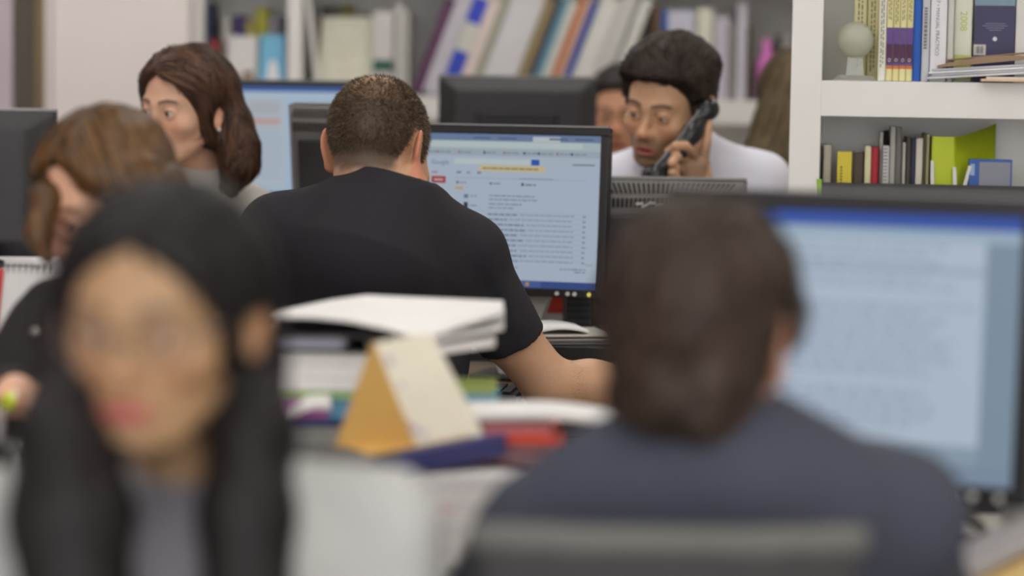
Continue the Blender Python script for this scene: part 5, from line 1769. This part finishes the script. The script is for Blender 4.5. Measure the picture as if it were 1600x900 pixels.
lo, hi = box_of(sl, sr, pel, c7, sl + np.array((-.05, -.22, -.33)), sr + np.array((-.15, -.32, -.33)), pad=.15); lo[2] = max(lo[2], .5)
garment('cardigan', p5, card5, lo, hi, .0065, cloth_mat('cardigan_pale', (206, 200, 192), .4))
trousers(p5, pel, [pel + np.array((-.22, -.34, 0)), pel + np.array((-.02, -.40, 0))], [np.array((pel[0] - .22, pel[1] - .36, 0)), np.array((pel[0] - .02, pel[1] - .42, 0))], (60, 62, 76))


def hair5(p):
    q = h5.loc(p)
    g = h5.hairline(q - np.array((0, .012, .018), np.float32) + .45 * np.abs(q[:, :1] + .012) * np.array((0, 0, 1), np.float32), 'long')
    part = np.exp(-((q[:, 0] + .012) / .006) ** 2) * (q[:, 2] > .06)
    t = (.015 + .006 * sstep(q[:, 2], .0, .08)) * sstep(g, -.002, .012) - .007 * (1 - sstep(g, -.004, .004)) - .006 * part
    ear = np.exp(-(((q[:, 0] - .08) / .02) ** 2 + ((q[:, 1] - .012) / .016) ** 2 + ((q[:, 2] + .012) / .026) ** 2))
    d = h5.skull(q) - t + .016 * ear
    w = lambda *a: np.array(a, np.float32)
    # hair behind the near ear, falling to the shoulder with a wave
    lock = chain(q, [w(.056, .055, .05), w(.078, .062, -.03), w(.098, .055, -.080), w(.104, .048, -.118), w(.075, .044, -.165)], [.033, .036, .040, .036, .020], .02)
    lock = smin(lock, chain(q, [w(0, .085, .03), w(.01, .10, -.07), w(.0, .095, -.16)], [.05, .05, .03], .02), .02)
    far = chain(q, [w(-.062, -.02, .05), w(-.082, -.028, -.03), w(-.085, -.03, -.10), w(-.07, -.03, -.16)], [.012, .014, .018, .010], .02)
    d = smin(d, smin(lock, far, .02), .02)
    return d * h5.s + .003 * noise3(q * np.array([60, 60, 16]))


fl5 = lambda p: (lambda q: (np.stack([np.sign(q[:, 0] + .012) * (.5 + .9 * (q[:, 1] < -.03)) * (q[:, 2] > .0), (.35 + .9 * (q[:, 1] < -.03)) * (q[:, 2] > -.02), -np.ones(len(q))], 1)) @ h5.R.T)(h5.loc(p)).astype(np.float32)
lo, hi = h5.o - np.array((.2, .2, .22)), h5.o + .19
add_hair(p5, hair5, lo, hi, .0045, (40, 27, 20), (92, 62, 42), 4200, fl5, .012, 9, .0012, (.0, .005), wav=1.2, keep=lambda V: ((h5.hairline(h5.loc(V), 'long') > .006) | ((h5.loc(V)[:, 2] < -.05) & (h5.loc(V)[:, 1] > .03))) & ((h5.loc(V)[:, 2] < -.05) | (h5.loc(V)[:, 1] > -.03) | (h5.loc(V)[:, 2] > .085)), light=1.3)
# small earring
er = h5.w(.084, .010, -.038)
V, Q = surface(lambda p: ell(p, er, (.005, .005, .005)), er - .012, er + .012, .002)
link('earring', raw_mesh('earring', V - np.array(p5['_base'], np.float32), Q, True), mat('earring_pearl', (232, 214, 206), .2, .02), p5)
office_chair('office chair under the woman in the pale cardigan', pel[0] - .05, pel[1] + .03, 155, .80, seat=pel[2] - .124)

# ================================================================== woman with the golden-brown bob, head bowed
h6 = Head(J(166, 310, 3.3), -48, 25, 3, .94, female=True, lids=.3)
c7 = J(226, 430, 3.40); sl = J(90, 512, 3.28); sr = J(330, 525, 3.46); pel = J(215, 960, 3.50)
el6 = J(-18, 655, 3.20); wr6 = J(24, 618, 3.02)
hand6 = relaxed_hand(wr6, (.55, -.75, -.05), (-.2, -.3, -.9), -1, .9)
hand6r = relaxed_hand(sr + np.array((-.05, -.30, -.155)), (-.4, -.9, .05), (0, 0, -1), 1, .9)


def body6(p):
    d = torso(p, c7, sl, sr, pel, .038, .085, .2)
    d = smin(d, chain(p, [sl, el6, wr6], [.04, .034, .024], .02), .03)
    d = smin(d, chain(p, [sr, sr + np.array((.02, -.08, -.17)), sr + np.array((-.05, -.30, -.155))], [.04, .034, .024], .02), .03)
    return smin(d, smin(hand6(p), hand6r(p), .004), .012)


lo, hi = box_of(h6.o, sl, sr, el6, wr6 + np.array((.1, -.1, 0)), sr + np.array((-.08, -.43, -.3)), pad=.15)
p6 = person('person', 'woman with a golden-brown bob and glasses, head bowed, in a black jacket', h6, c7, body6, .0042, (214, 164, 134), lip=(180, 100, 96), brow=(96, 68, 44), lo=lo, hi=hi, base=(pel[0], pel[1], .45), neck_r=(.048, .052))


def jack6(p):
    d = torso(p, c7, sl, sr, pel, .058, .11, .23)
    d = smin(d, chain(p, [sl, el6, wr6 + (el6 - wr6) * .2], [.066, .056, .042], .02), .03)
    d = smin(d, chain(p, [sr, sr + np.array((.02, -.08, -.17)), sr + np.array((-.042, -.265, -.157))], [.062, .056, .042], .02), .03)
    return d + wrinkle(p, .006, (10, 10, 7))


lo, hi = box_of(sl, sr, pel, c7, el6, wr6, sr + np.array((-.03, -.33, -.28)), pad=.15); lo[2] = max(lo[2], .5)
garment('jacket', p6, jack6, lo, hi, .0075, cloth_mat('jacket_black', (40, 37, 37), .4, .7))
for i, (u, v) in enumerate(((54, 518), (40, 560))):
    e_ = J(u, v, 3.19)
    V, Q = surface(lambda p: ell(p, e_, (.007, .004, .007)), e_ - .012, e_ + .012, .0025)
    link('button', raw_mesh('button', V - np.array(p6['_base'], np.float32), Q, True), mat('button_metal', (150, 146, 138), .3, .05, metal=.7), p6)
trousers(p6, pel, [pel + np.array((-.14, -.38, 0)), pel + np.array((.10, -.40, 0))], [np.array((pel[0] - .14, pel[1] - .38, 0)), np.array((pel[0] + .10, pel[1] - .40, 0))], (52, 50, 54))


def hair6(p):
    q = h6.loc(p)
    g = h6.hairline(q - np.array((0, .012, .026), np.float32) + .40 * np.abs(q[:, :1] - .012) * np.array((0, 0, 1), np.float32), 'long')
    t = (.012 + .003 * sstep(q[:, 2], .0, .08)) * sstep(g, -.002, .014) - .007 * (1 - sstep(g, -.004, .004)) - .006 * np.exp(-((q[:, 0] - .012) / .005) ** 2) * (q[:, 2] > .05)
    d = (h6.skull(q) - t) * h6.s
    # the bob hangs straight down (world) on both sides of the bowed face
    A = [h6.w(-.066, -.02, .06), J(72, 310, 3.23), J(60, 365, 3.21), J(74, 404, 3.20)]
    d = smin(d, chain(p, A, [.02, .018, .017, .007], .015), .02)
    A = [h6.w(-.06, .02, .05), J(88, 310, 3.28), J(80, 385, 3.26)]
    d = smin(d, chain(p, A, [.03, .02, .01], .015), .02)
    A = [h6.w(.05, -.02, .06), J(250, 300, 3.23), J(256, 350, 3.21), J(252, 405, 3.21)]
    d = smin(d, chain(p, A, [.035, .036, .03, .012], .015), .02)
    A = [h6.w(.05, .05, .02), J(255, 320, 3.32), J(262, 405, 3.32)]
    d = smin(d, chain(p, A, [.035, .036, .02], .015), .02)
    return d + .003 * noise3(q * np.array([60, 60, 16]))


fl6 = lambda p: ((np.stack([np.sign(h6.loc(p)[:, 0] - .012) * .9, -.1 * np.ones(len(p)), -.3 * np.ones(len(p))], 1)) @ h6.R.T + np.array((0, 0, -.9))).astype(np.float32)
add_hair(p6, hair6, h6.o - np.array((.22, .22, .24)), h6.o + .2, .005, (50, 32, 18), (110, 76, 38), 6500, fl6, .014, 9, .0009, (.0, .003), keep=lambda V: ((h6.hairline(h6.loc(V), 'long') > .006) | (h6.loc(V)[:, 2] < -.05)) & ((h6.loc(V)[:, 2] < -.05) | (h6.loc(V)[:, 1] > -.03) | (h6.loc(V)[:, 2] > .085)), light=1.35, rough=.40)


def make_glasses(parent, hd_, rgb, r=.022, th=.0018):
    base = np.array(parent['_base'], np.float32)
    fr = MB()
    for sx in (-1, 1):
        pts = [hd_.w(sx * .033 + r * 1.12 * math.cos(q), -.104 + .010 * (abs(sx * .033 + r * math.cos(q)) / .06) ** 2, .001 + r * .78 * math.sin(q)) - base for q in np.linspace(0, 2 * math.pi, 25)]
        fr.tube(pts, th * hd_.s, 6, False)
        fr.tube([hd_.w(sx * .058, -.094, .006) - base, hd_.w(sx * .074, -.06, .008) - base, hd_.w(sx * .0795, .012, .006) - base, hd_.w(sx * .078, .032, -.012) - base], .0017, 6)
    fr.tube([hd_.w(-.009, -.106, .006) - base, hd_.w(.009, -.106, .006) - base], .0018, 6)
    g = fr.build('glasses', mat('glasses_%d' % rgb[0], rgb, .3, .05), parent, smooth=True)
    for sx in (-1, 1):
        lm_ = MB(); n = 20
        lm_.add([hd_.w(sx * .033 + r * 1.1 * math.cos(q), -.1035 + .010 * (abs(sx * .033 + r * math.cos(q)) / .06) ** 2, .001 + r * .76 * math.sin(q)) - base for q in np.linspace(0, 2 * math.pi, n, endpoint=False)], [tuple(range(n))])
        lm_.build('lens', _mats.setdefault('lens_glass', glass('lens_glass', (250, 250, 250), .0, 1.02)), g)
    return g


make_glasses(p6, h6, (112, 62, 42))
office_chair('office chair under the woman with the golden-brown bob', pel[0], pel[1] + .06, 180, .78, seat=pel[2] - .124)
hl = J(8, 628, 2.96)
t = thing('highlighter', 'yellow-green highlighter pen held at the left edge', 'pen', hl)
MB().tube([(-.03, 0, -.012), (.014, 0, .004)], .0105, 14).build('barrel', cmat((206, 222, 30), .35), t, smooth=False)
MB().tube([(.014, 0, .004), (.030, 0, .010)], [.0108, .009], 14).build('cap', cmat((226, 226, 206), .35), t)

# ================================================================== near woman with long black hair and glasses
h1 = Head(J(256, 494, 2.050), -15, 9, 0, .905, female=True, lids=.4, wide=1.08)
c7 = J(290, 792, 2.125); sl = J(-10, 840, 2.106); sr = J(598, 828, 2.143); pel = J(285, 1500, 2.106)
hl1 = relaxed_hand(sl + np.array((.05, -.26, -.31)), (.6, -.7, 0), (0, 0, -1), -1, .92)
hr1 = relaxed_hand(sr + np.array((-.06, -.27, -.31)), (-.6, -.7, 0), (0, 0, -1), 1, .92)


def body1(p):
    d = torso(p, c7, sl, sr, pel, .036, .08, .2)
    d = smin(d, chain(p, [sl, sl + np.array((-.03, -.03, -.26)), sl + np.array((.05, -.26, -.31))], [.04, .034, .024], .02), .03)
    d = smin(d, chain(p, [sr, sr + np.array((.03, -.03, -.26)), sr + np.array((-.06, -.27, -.31))], [.04, .034, .024], .02), .03)
    return smin(d, smin(hl1(p), hr1(p), .004), .012)


lo, hi = box_of(h1.o, sl, sr, sl + np.array((.1, -.36, -.33)), sr + np.array((-.1, -.36, -.33)), pad=.14)
p1 = person('person', 'near woman with long black hair and glasses, out of focus', h1, c7, body1, .0042, (170, 134, 98), lip=(178, 72, 84), brow=(58, 44, 38), lo=lo, hi=hi, base=(pel[0], pel[1], .45), neck_r=(.047, .05))


def knit1(p):
    d = torso(p, c7, sl, sr, pel, .049, .105, .23)
    d = smin(d, chain(p, [sl, sl + np.array((-.03, -.03, -.26)), sl + np.array((.04, -.23, -.305))], [.058, .05, .038], .02), .03)
    d = smin(d, chain(p, [sr, sr + np.array((.03, -.03, -.26)), sr + np.array((-.05, -.24, -.305))], [.058, .05, .038], .02), .03)
    return d + wrinkle(p, .005, (9, 9, 5))


lo, hi = box_of(sl, sr, pel, c7, sl + np.array((.05, -.26, -.31)), sr + np.array((-.06, -.27, -.31)), pad=.15); lo[2] = max(lo[2], .5)
xc_ = J(285, 850, 2.031)[0]
garment('cardigan', p1, knit1, lo, hi, .0075, mat('knit_grey', attr=True, rough=.9, var=.05, scale=20, bump=.4, bscale=500, spec=.15),
        colors=lambda V: np.where(((np.abs(V[:, 0] - xc_) < .045) & (V[:, 1] < c7[1]))[:, None], L3((134, 130, 136)), L3((184, 183, 180))))
trousers(p1, pel, [pel + np.array((-.10, -.42, 0)), pel + np.array((.10, -.42, 0))], [np.array((pel[0] - .10, pel[1] - .42, 0)), np.array((pel[0] + .10, pel[1] - .42, 0))], (48, 50, 62))


def hair1(p):
    q = h1.loc(p)
    g = h1.hairline(q - np.array((0, .004, .024), np.float32) + .50 * np.abs(q[:, :1]) * np.array((0, 0, 1), np.float32), 'long')
    part = np.exp(-((q[:, 0] - .002) / .005) ** 2) * (q[:, 2] > .06)
    t = (.010 + .002 * sstep(q[:, 2], .0, .08)) * sstep(g, -.002, .012) - .007 * (1 - sstep(g, -.004, .004)) - .004 * part
    ear = np.exp(-(((q[:, 0] - .08) / .02) ** 2 + ((q[:, 1] - .006) / .02) ** 2 + ((q[:, 2] + .012) / .03) ** 2))
    d = (h1.skull(q) - t + .020 * ear) * h1.s
    L_ = [h1.w(-.064, -.010, .055), J(104, 560, 2.031), J(98, 680, 2.003), J(112, 800, 1.980), J(118, 930, 1.966)]
    d = smin(d, chain(p, L_, [.018, .022, .036, .046, .044], .02), .02)
    R_ = [h1.w(.055, .03, .04), J(392, 560, 2.087), J(392, 680, 2.031), J(385, 800, 1.989), J(386, 930, 1.975)]
    d = smin(d, chain(p, R_, [.03, .026, .032, .034, .034], .02), .02)
    B_ = [h1.w(0, .07, .02), J(270, 620, 2.171), J(285, 760, 2.208)]
    d = smin(d, chain(p, B_, [.06, .07, .05], .02), .03)
    return d + .003 * noise3(q * np.array([50, 50, 12]))


fl1 = lambda p: (np.stack([np.sign(h1.loc(p)[:, 0]) * .5 * (h1.loc(p)[:, 2] > .02), np.zeros(len(p)), -np.ones(len(p))], 1) @ h1.R.T).astype(np.float32)
add_hair(p1, hair1, h1.o - np.array((.2, .22, .32)), h1.o + np.array((.2, .3, .18)), .0055, (15, 12, 12), (30, 24, 24), 6000, fl1, .016, 9, .0014, (.0, .004), keep=lambda V: ((h1.hairline(h1.loc(V), 'long') > .006) | (h1.loc(V)[:, 2] < -.05)) & ((h1.loc(V)[:, 2] < -.05) | (h1.loc(V)[:, 1] > -.03) | (h1.loc(V)[:, 2] > .085)))
make_glasses(p1, h1, (120, 98, 88), .0235, .0011)
office_chair('office chair under the near woman with long black hair', pel[0] - .06, pel[1] - .03, 180, .72, seat=pel[2] - .124)

# ================================================================== near man in the navy jacket, seen from behind
h2 = Head(J(1098, 528, 2.25), 160, 6, -2, .97)
c7 = J(1108, 735, 2.25); sl = J(856, 848, 2.28); sr = J(1392, 812, 2.30); pel = J(1090, 1500, 2.24)
el2l = sl + np.array((-.05, .13, -.09)); wr2l = np.array((.08, 2.66, DZ + .09)); el2r = sr + np.array((.05, .13, -.10)); wr2r = np.array((.29, 2.64, DZ + .09))
h2l = relaxed_hand(wr2l, (.2, 1, -.06), (0, 0, -1), -1); h2r = relaxed_hand(wr2r, (-.2, 1, -.06), (0, 0, -1), 1)


def body2(p):
    d = torso(p, c7, sl, sr, pel, .045, .09, .2)
    d = smin(d, chain(p, [sl, el2l, wr2l], [.045, .038, .027], .02), .03)
    d = smin(d, chain(p, [sr, el2r, wr2r], [.045, .038, .027], .02), .03)
    return smin(d, smin(h2l(p), h2r(p), .004), .012)


lo, hi = box_of(h2.o, sl, sr, el2l, el2r, wr2l + np.array((0, .1, 0)), wr2r + np.array((0, .1, 0)), pad=.14)
p2 = person('person', 'near man with tousled brown hair in a navy jacket, back turned', h2, c7, body2, .0045, (200, 150, 120), lo=lo, hi=hi, base=(pel[0], pel[1], .45), neck_r=(.055, .06))


def jack2(p):
    d = torso(p, c7, sl, sr, pel, .070, .118, .25)
    d = smin(d, ell(p, J(1110, 800, 2.24), (.17, .085, .10)), .05)
    d = smin(d, chain(p, [sl, el2l, wr2l + (el2l - wr2l) * .12], [.07, .056, .042], .02), .03)
    d = smin(d, chain(p, [sr, el2r, wr2r + (el2r - wr2r) * .12], [.07, .056, .042], .02), .03)
    n0 = h2.w(0, .022, -.045); na = (c7 - n0) / np.linalg.norm(c7 - n0)
    t_ = (p - n0.astype(np.float32)) @ na.astype(np.float32); L = np.linalg.norm(c7 - n0)
    ring = np.maximum(np.abs(cone(p, n0, c7 + na * .05, .066, .080)) - .004, np.abs(t_ - L * .80) - .026)
    return smin(d, ring, .012) + wrinkle(p, .005, (9, 9, 5))


lo, hi = box_of(sl, sr, pel, c7, el2l, el2r, wr2l, wr2r, pad=.15); lo[2] = max(lo[2], .5)
garment('jacket', p2, jack2, lo, hi, .0075, cloth_mat('jacket_navy', (68, 71, 82), .35))
trousers(p2, pel, [pel + np.array((-.12, .42, 0)), pel + np.array((.12, .42, 0))], [np.array((pel[0] - .12, pel[1] + .42, 0)), np.array((pel[0] + .12, pel[1] + .42, 0))], (50, 52, 60))


def hair2(p):
    q = h2.loc(p)
    g = h2.hairline(q, 'short') + .022 * (q[:, 1] > .03)
    t = (.016 + .003 * sstep(q[:, 2], .0, .08)) * sstep(g, -.004, .022) - .007 * (1 - sstep(g, -.006, .004))
    ear = np.exp(-(((np.abs(q[:, 0]) - .082) / .02) ** 2 + ((q[:, 1] - .008) / .016) ** 2 + ((q[:, 2] + .02) / .02) ** 2))
    d = (h2.skull(q) - t + .012 * ear) * h2.s
    nape = ell(q, (0, .048, -.050), (.070, .056, .062))
    return smin(d, nape * h2.s, .03) + .006 * noise3(q * 32) + .003 * noise3(q * 70)


fl2 = lambda p: (np.tile(h2.R @ np.array((.2, .5, -.8), np.float32), (len(p), 1)) + .8 * noise3(p * 18)[:, None] * (h2.R @ np.array((1, 0, .3), np.float32))).astype(np.float32)
add_hair(p2, hair2, h2.o - .2, h2.o + .2, .0055, (38, 29, 23), (72, 56, 44), 3500, fl2, .009, 6, .0012, (.0, .006), keep=lambda V: h2.hairline(h2.loc(V), 'short') > .0)
cb_ = J(1027, 826, 2.06)
office_chair('charcoal office chair with a grey rim behind the navy jacket', pel[0] - .055, 2.29, 2, cb_[2], .335, seat=pel[2] - .124)

# ================================================================== people further back
h7 = Head(J(968, 178, 6.6), -8, 8, 0, 1.0)
c7 = J(972, 245, 6.66); sl = c7 + np.array((-.19, 0, -.10)); sr = c7 + np.array((.19, .02, -.10)); pel = c7 + np.array((0, .1, -.60))
hl7 = relaxed_hand(sl + np.array((.05, -.26, -.22)), (.5, -.8, 0), (0, 0, -1), -1); hr7 = relaxed_hand(sr + np.array((-.06, -.26, -.22)), (-.5, -.8, 0), (0, 0, -1), 1)


def arms(p, a, b, r):
    return smin(chain(p, [sl, sl + np.array((-.03, -.03, -.27)), sl + a], r, .02), chain(p, [sr, sr + np.array((.03, -.03, -.27)), sr + b], r, .02), .01)


a7, b7 = np.array((.05, -.26, -.22)), np.array((-.06, -.26, -.22))
lo, hi = box_of(h7.o, sl, sr, sl + a7 * 1.3, sr + b7 * 1.3, pad=.14)
p7 = person('person', 'dark-haired person half hidden behind the telephone man and the far monitor', h7, c7,
            lambda p: smin(smin(torso(p, c7, sl, sr, pel, .042, .085, .2), arms(p, a7, b7, [.042, .035, .025]), .03), smin(hl7(p), hr7(p), .004), .012), .0052, (206, 152, 118), lo=lo, hi=hi, base=(pel[0], pel[1], .45))
lo, hi = box_of(sl, sr, pel, c7, sl + a7, sr + b7, pad=.15); lo[2] = max(lo[2], .5)
garment('pullover', p7, lambda p: smin(torso(p, c7, sl, sr, pel, .056, .105, .23), arms(p, a7 * .9, b7 * .9, [.06, .05, .04]), .03), lo, hi, .009, cloth_mat('pullover_sand', (150, 128, 104)))
trousers(p7, pel, [pel + np.array((-.1, -.4, 0)), pel + np.array((.1, -.4, 0))], [np.array((pel[0] - .1, pel[1] - .4, 0)), np.array((pel[0] + .1, pel[1] - .4, 0))], (50, 50, 56))


def hair7(p):
    q = h7.loc(p); g = h7.hairline(q, 'short')
    return (h7.skull(q) - (.018 * sstep(g, -.002, .014) - .007 * (1 - sstep(g, -.004, .004)))) * h7.s + .003 * noise3(q * 50)


add_hair(p7, hair7, h7.o - .17, h7.o + .19, .006, (24, 19, 18), (44, 36, 33))
office_chair('office chair under the far dark-haired person', pel[0], pel[1] - .02, 180, .78, seat=pel[2] - .124)

h8 = Head(J(1246, 158, 6.080), 172, 4, 0, 1.03, female=True)
c7 = J(1228, 235, 6.050); sl = c7 + np.array((-.17, 0, -.11)); sr = c7 + np.array((.17, .02, -.11)); pel = c7 + np.array((0, -.03, -.62))
a8, b8 = np.array((.04, .28, -.30)), np.array((-.05, .28, -.30))


def arms8(p, a, b, r):
    return smin(chain(p, [sl, sl + np.array((-.02, .04, -.27)), sl + a], r, .02), chain(p, [sr, sr + np.array((.02, .04, -.27)), sr + b], r, .02), .01)


hl8 = relaxed_hand(sl + a8, (.4, .9, 0), (0, 0, -1), -1, .92); hr8 = relaxed_hand(sr + b8, (-.4, .9, 0), (0, 0, -1), 1, .92)
lo, hi = box_of(h8.o, sl, sr, sl + a8 * 1.35, sr + b8 * 1.35, pad=.14)
p8 = person('person', 'person with long straight dark-blond hair, back turned, beside the white bookcase', h8, c7,
            lambda p: smin(smin(torso(p, c7, sl, sr, pel, .036, .08, .2), arms8(p, a8, b8, [.04, .033, .024]), .03), smin(hl8(p), hr8(p), .004), .012), .0052, (214, 170, 140), lo=lo, hi=hi, base=(pel[0], pel[1], .45), neck_r=(.046, .05))
lo, hi = box_of(sl, sr, pel, c7, sl + a8, sr + b8, pad=.15); lo[2] = max(lo[2], .5)
garment('top', p8, lambda p: smin(torso(p, c7, sl, sr, pel, .05, .10, .23), arms8(p, a8 * .9, b8 * .9, [.056, .048, .038]), .03), lo, hi, .009, cloth_mat('top_dark', (44, 40, 40)))
trousers(p8, pel, [pel + np.array((-.1, .4, 0)), pel + np.array((.1, .4, 0))], [np.array((pel[0] - .1, pel[1] + .4, 0)), np.array((pel[0] + .1, pel[1] + .4, 0))], (50, 50, 56))


def hair8(p):
    q = h8.loc(p); g = h8.hairline(q, 'long')
    d = (h8.skull(q) - (.014 * sstep(g, -.002, .014) - .007 * (1 - sstep(g, -.004, .004)))) * h8.s
    A = [J(1244, 140, 6.030), J(1226, 190, 5.990), J(1212, 260, 5.970), J(1206, 330, 5.980)]
    d = smin(d, chain(p, A, [.06, .068, .085, .07], .03), .03)
    d = smin(d, chain(p, [J(1236, 140, 6.050), J(1245, 260, 5.990), J(1245, 330, 5.990)], [.07, .08, .06], .03), .03)
    return d + .003 * noise3(p * np.array([60, 60, 8], np.float32))


fl8 = lambda p: np.tile(np.array((-.12, 0, -1), np.float32), (len(p), 1))
add_hair(p8, hair8, h8.o - np.array((.22, .25, .36)), h8.o + .18, .006, (62, 50, 34), (124, 104, 72), 2600, fl8, .022, 9, .0016, (.0, .004), light=1.2)
office_chair('office chair under the person with dark-blond hair', pel[0], pel[1], 0, .78, seat=pel[2] - .124)

for o in bpy.data.objects:
    for k in ('_base', '_zc'):
        if k in o: del o[k]
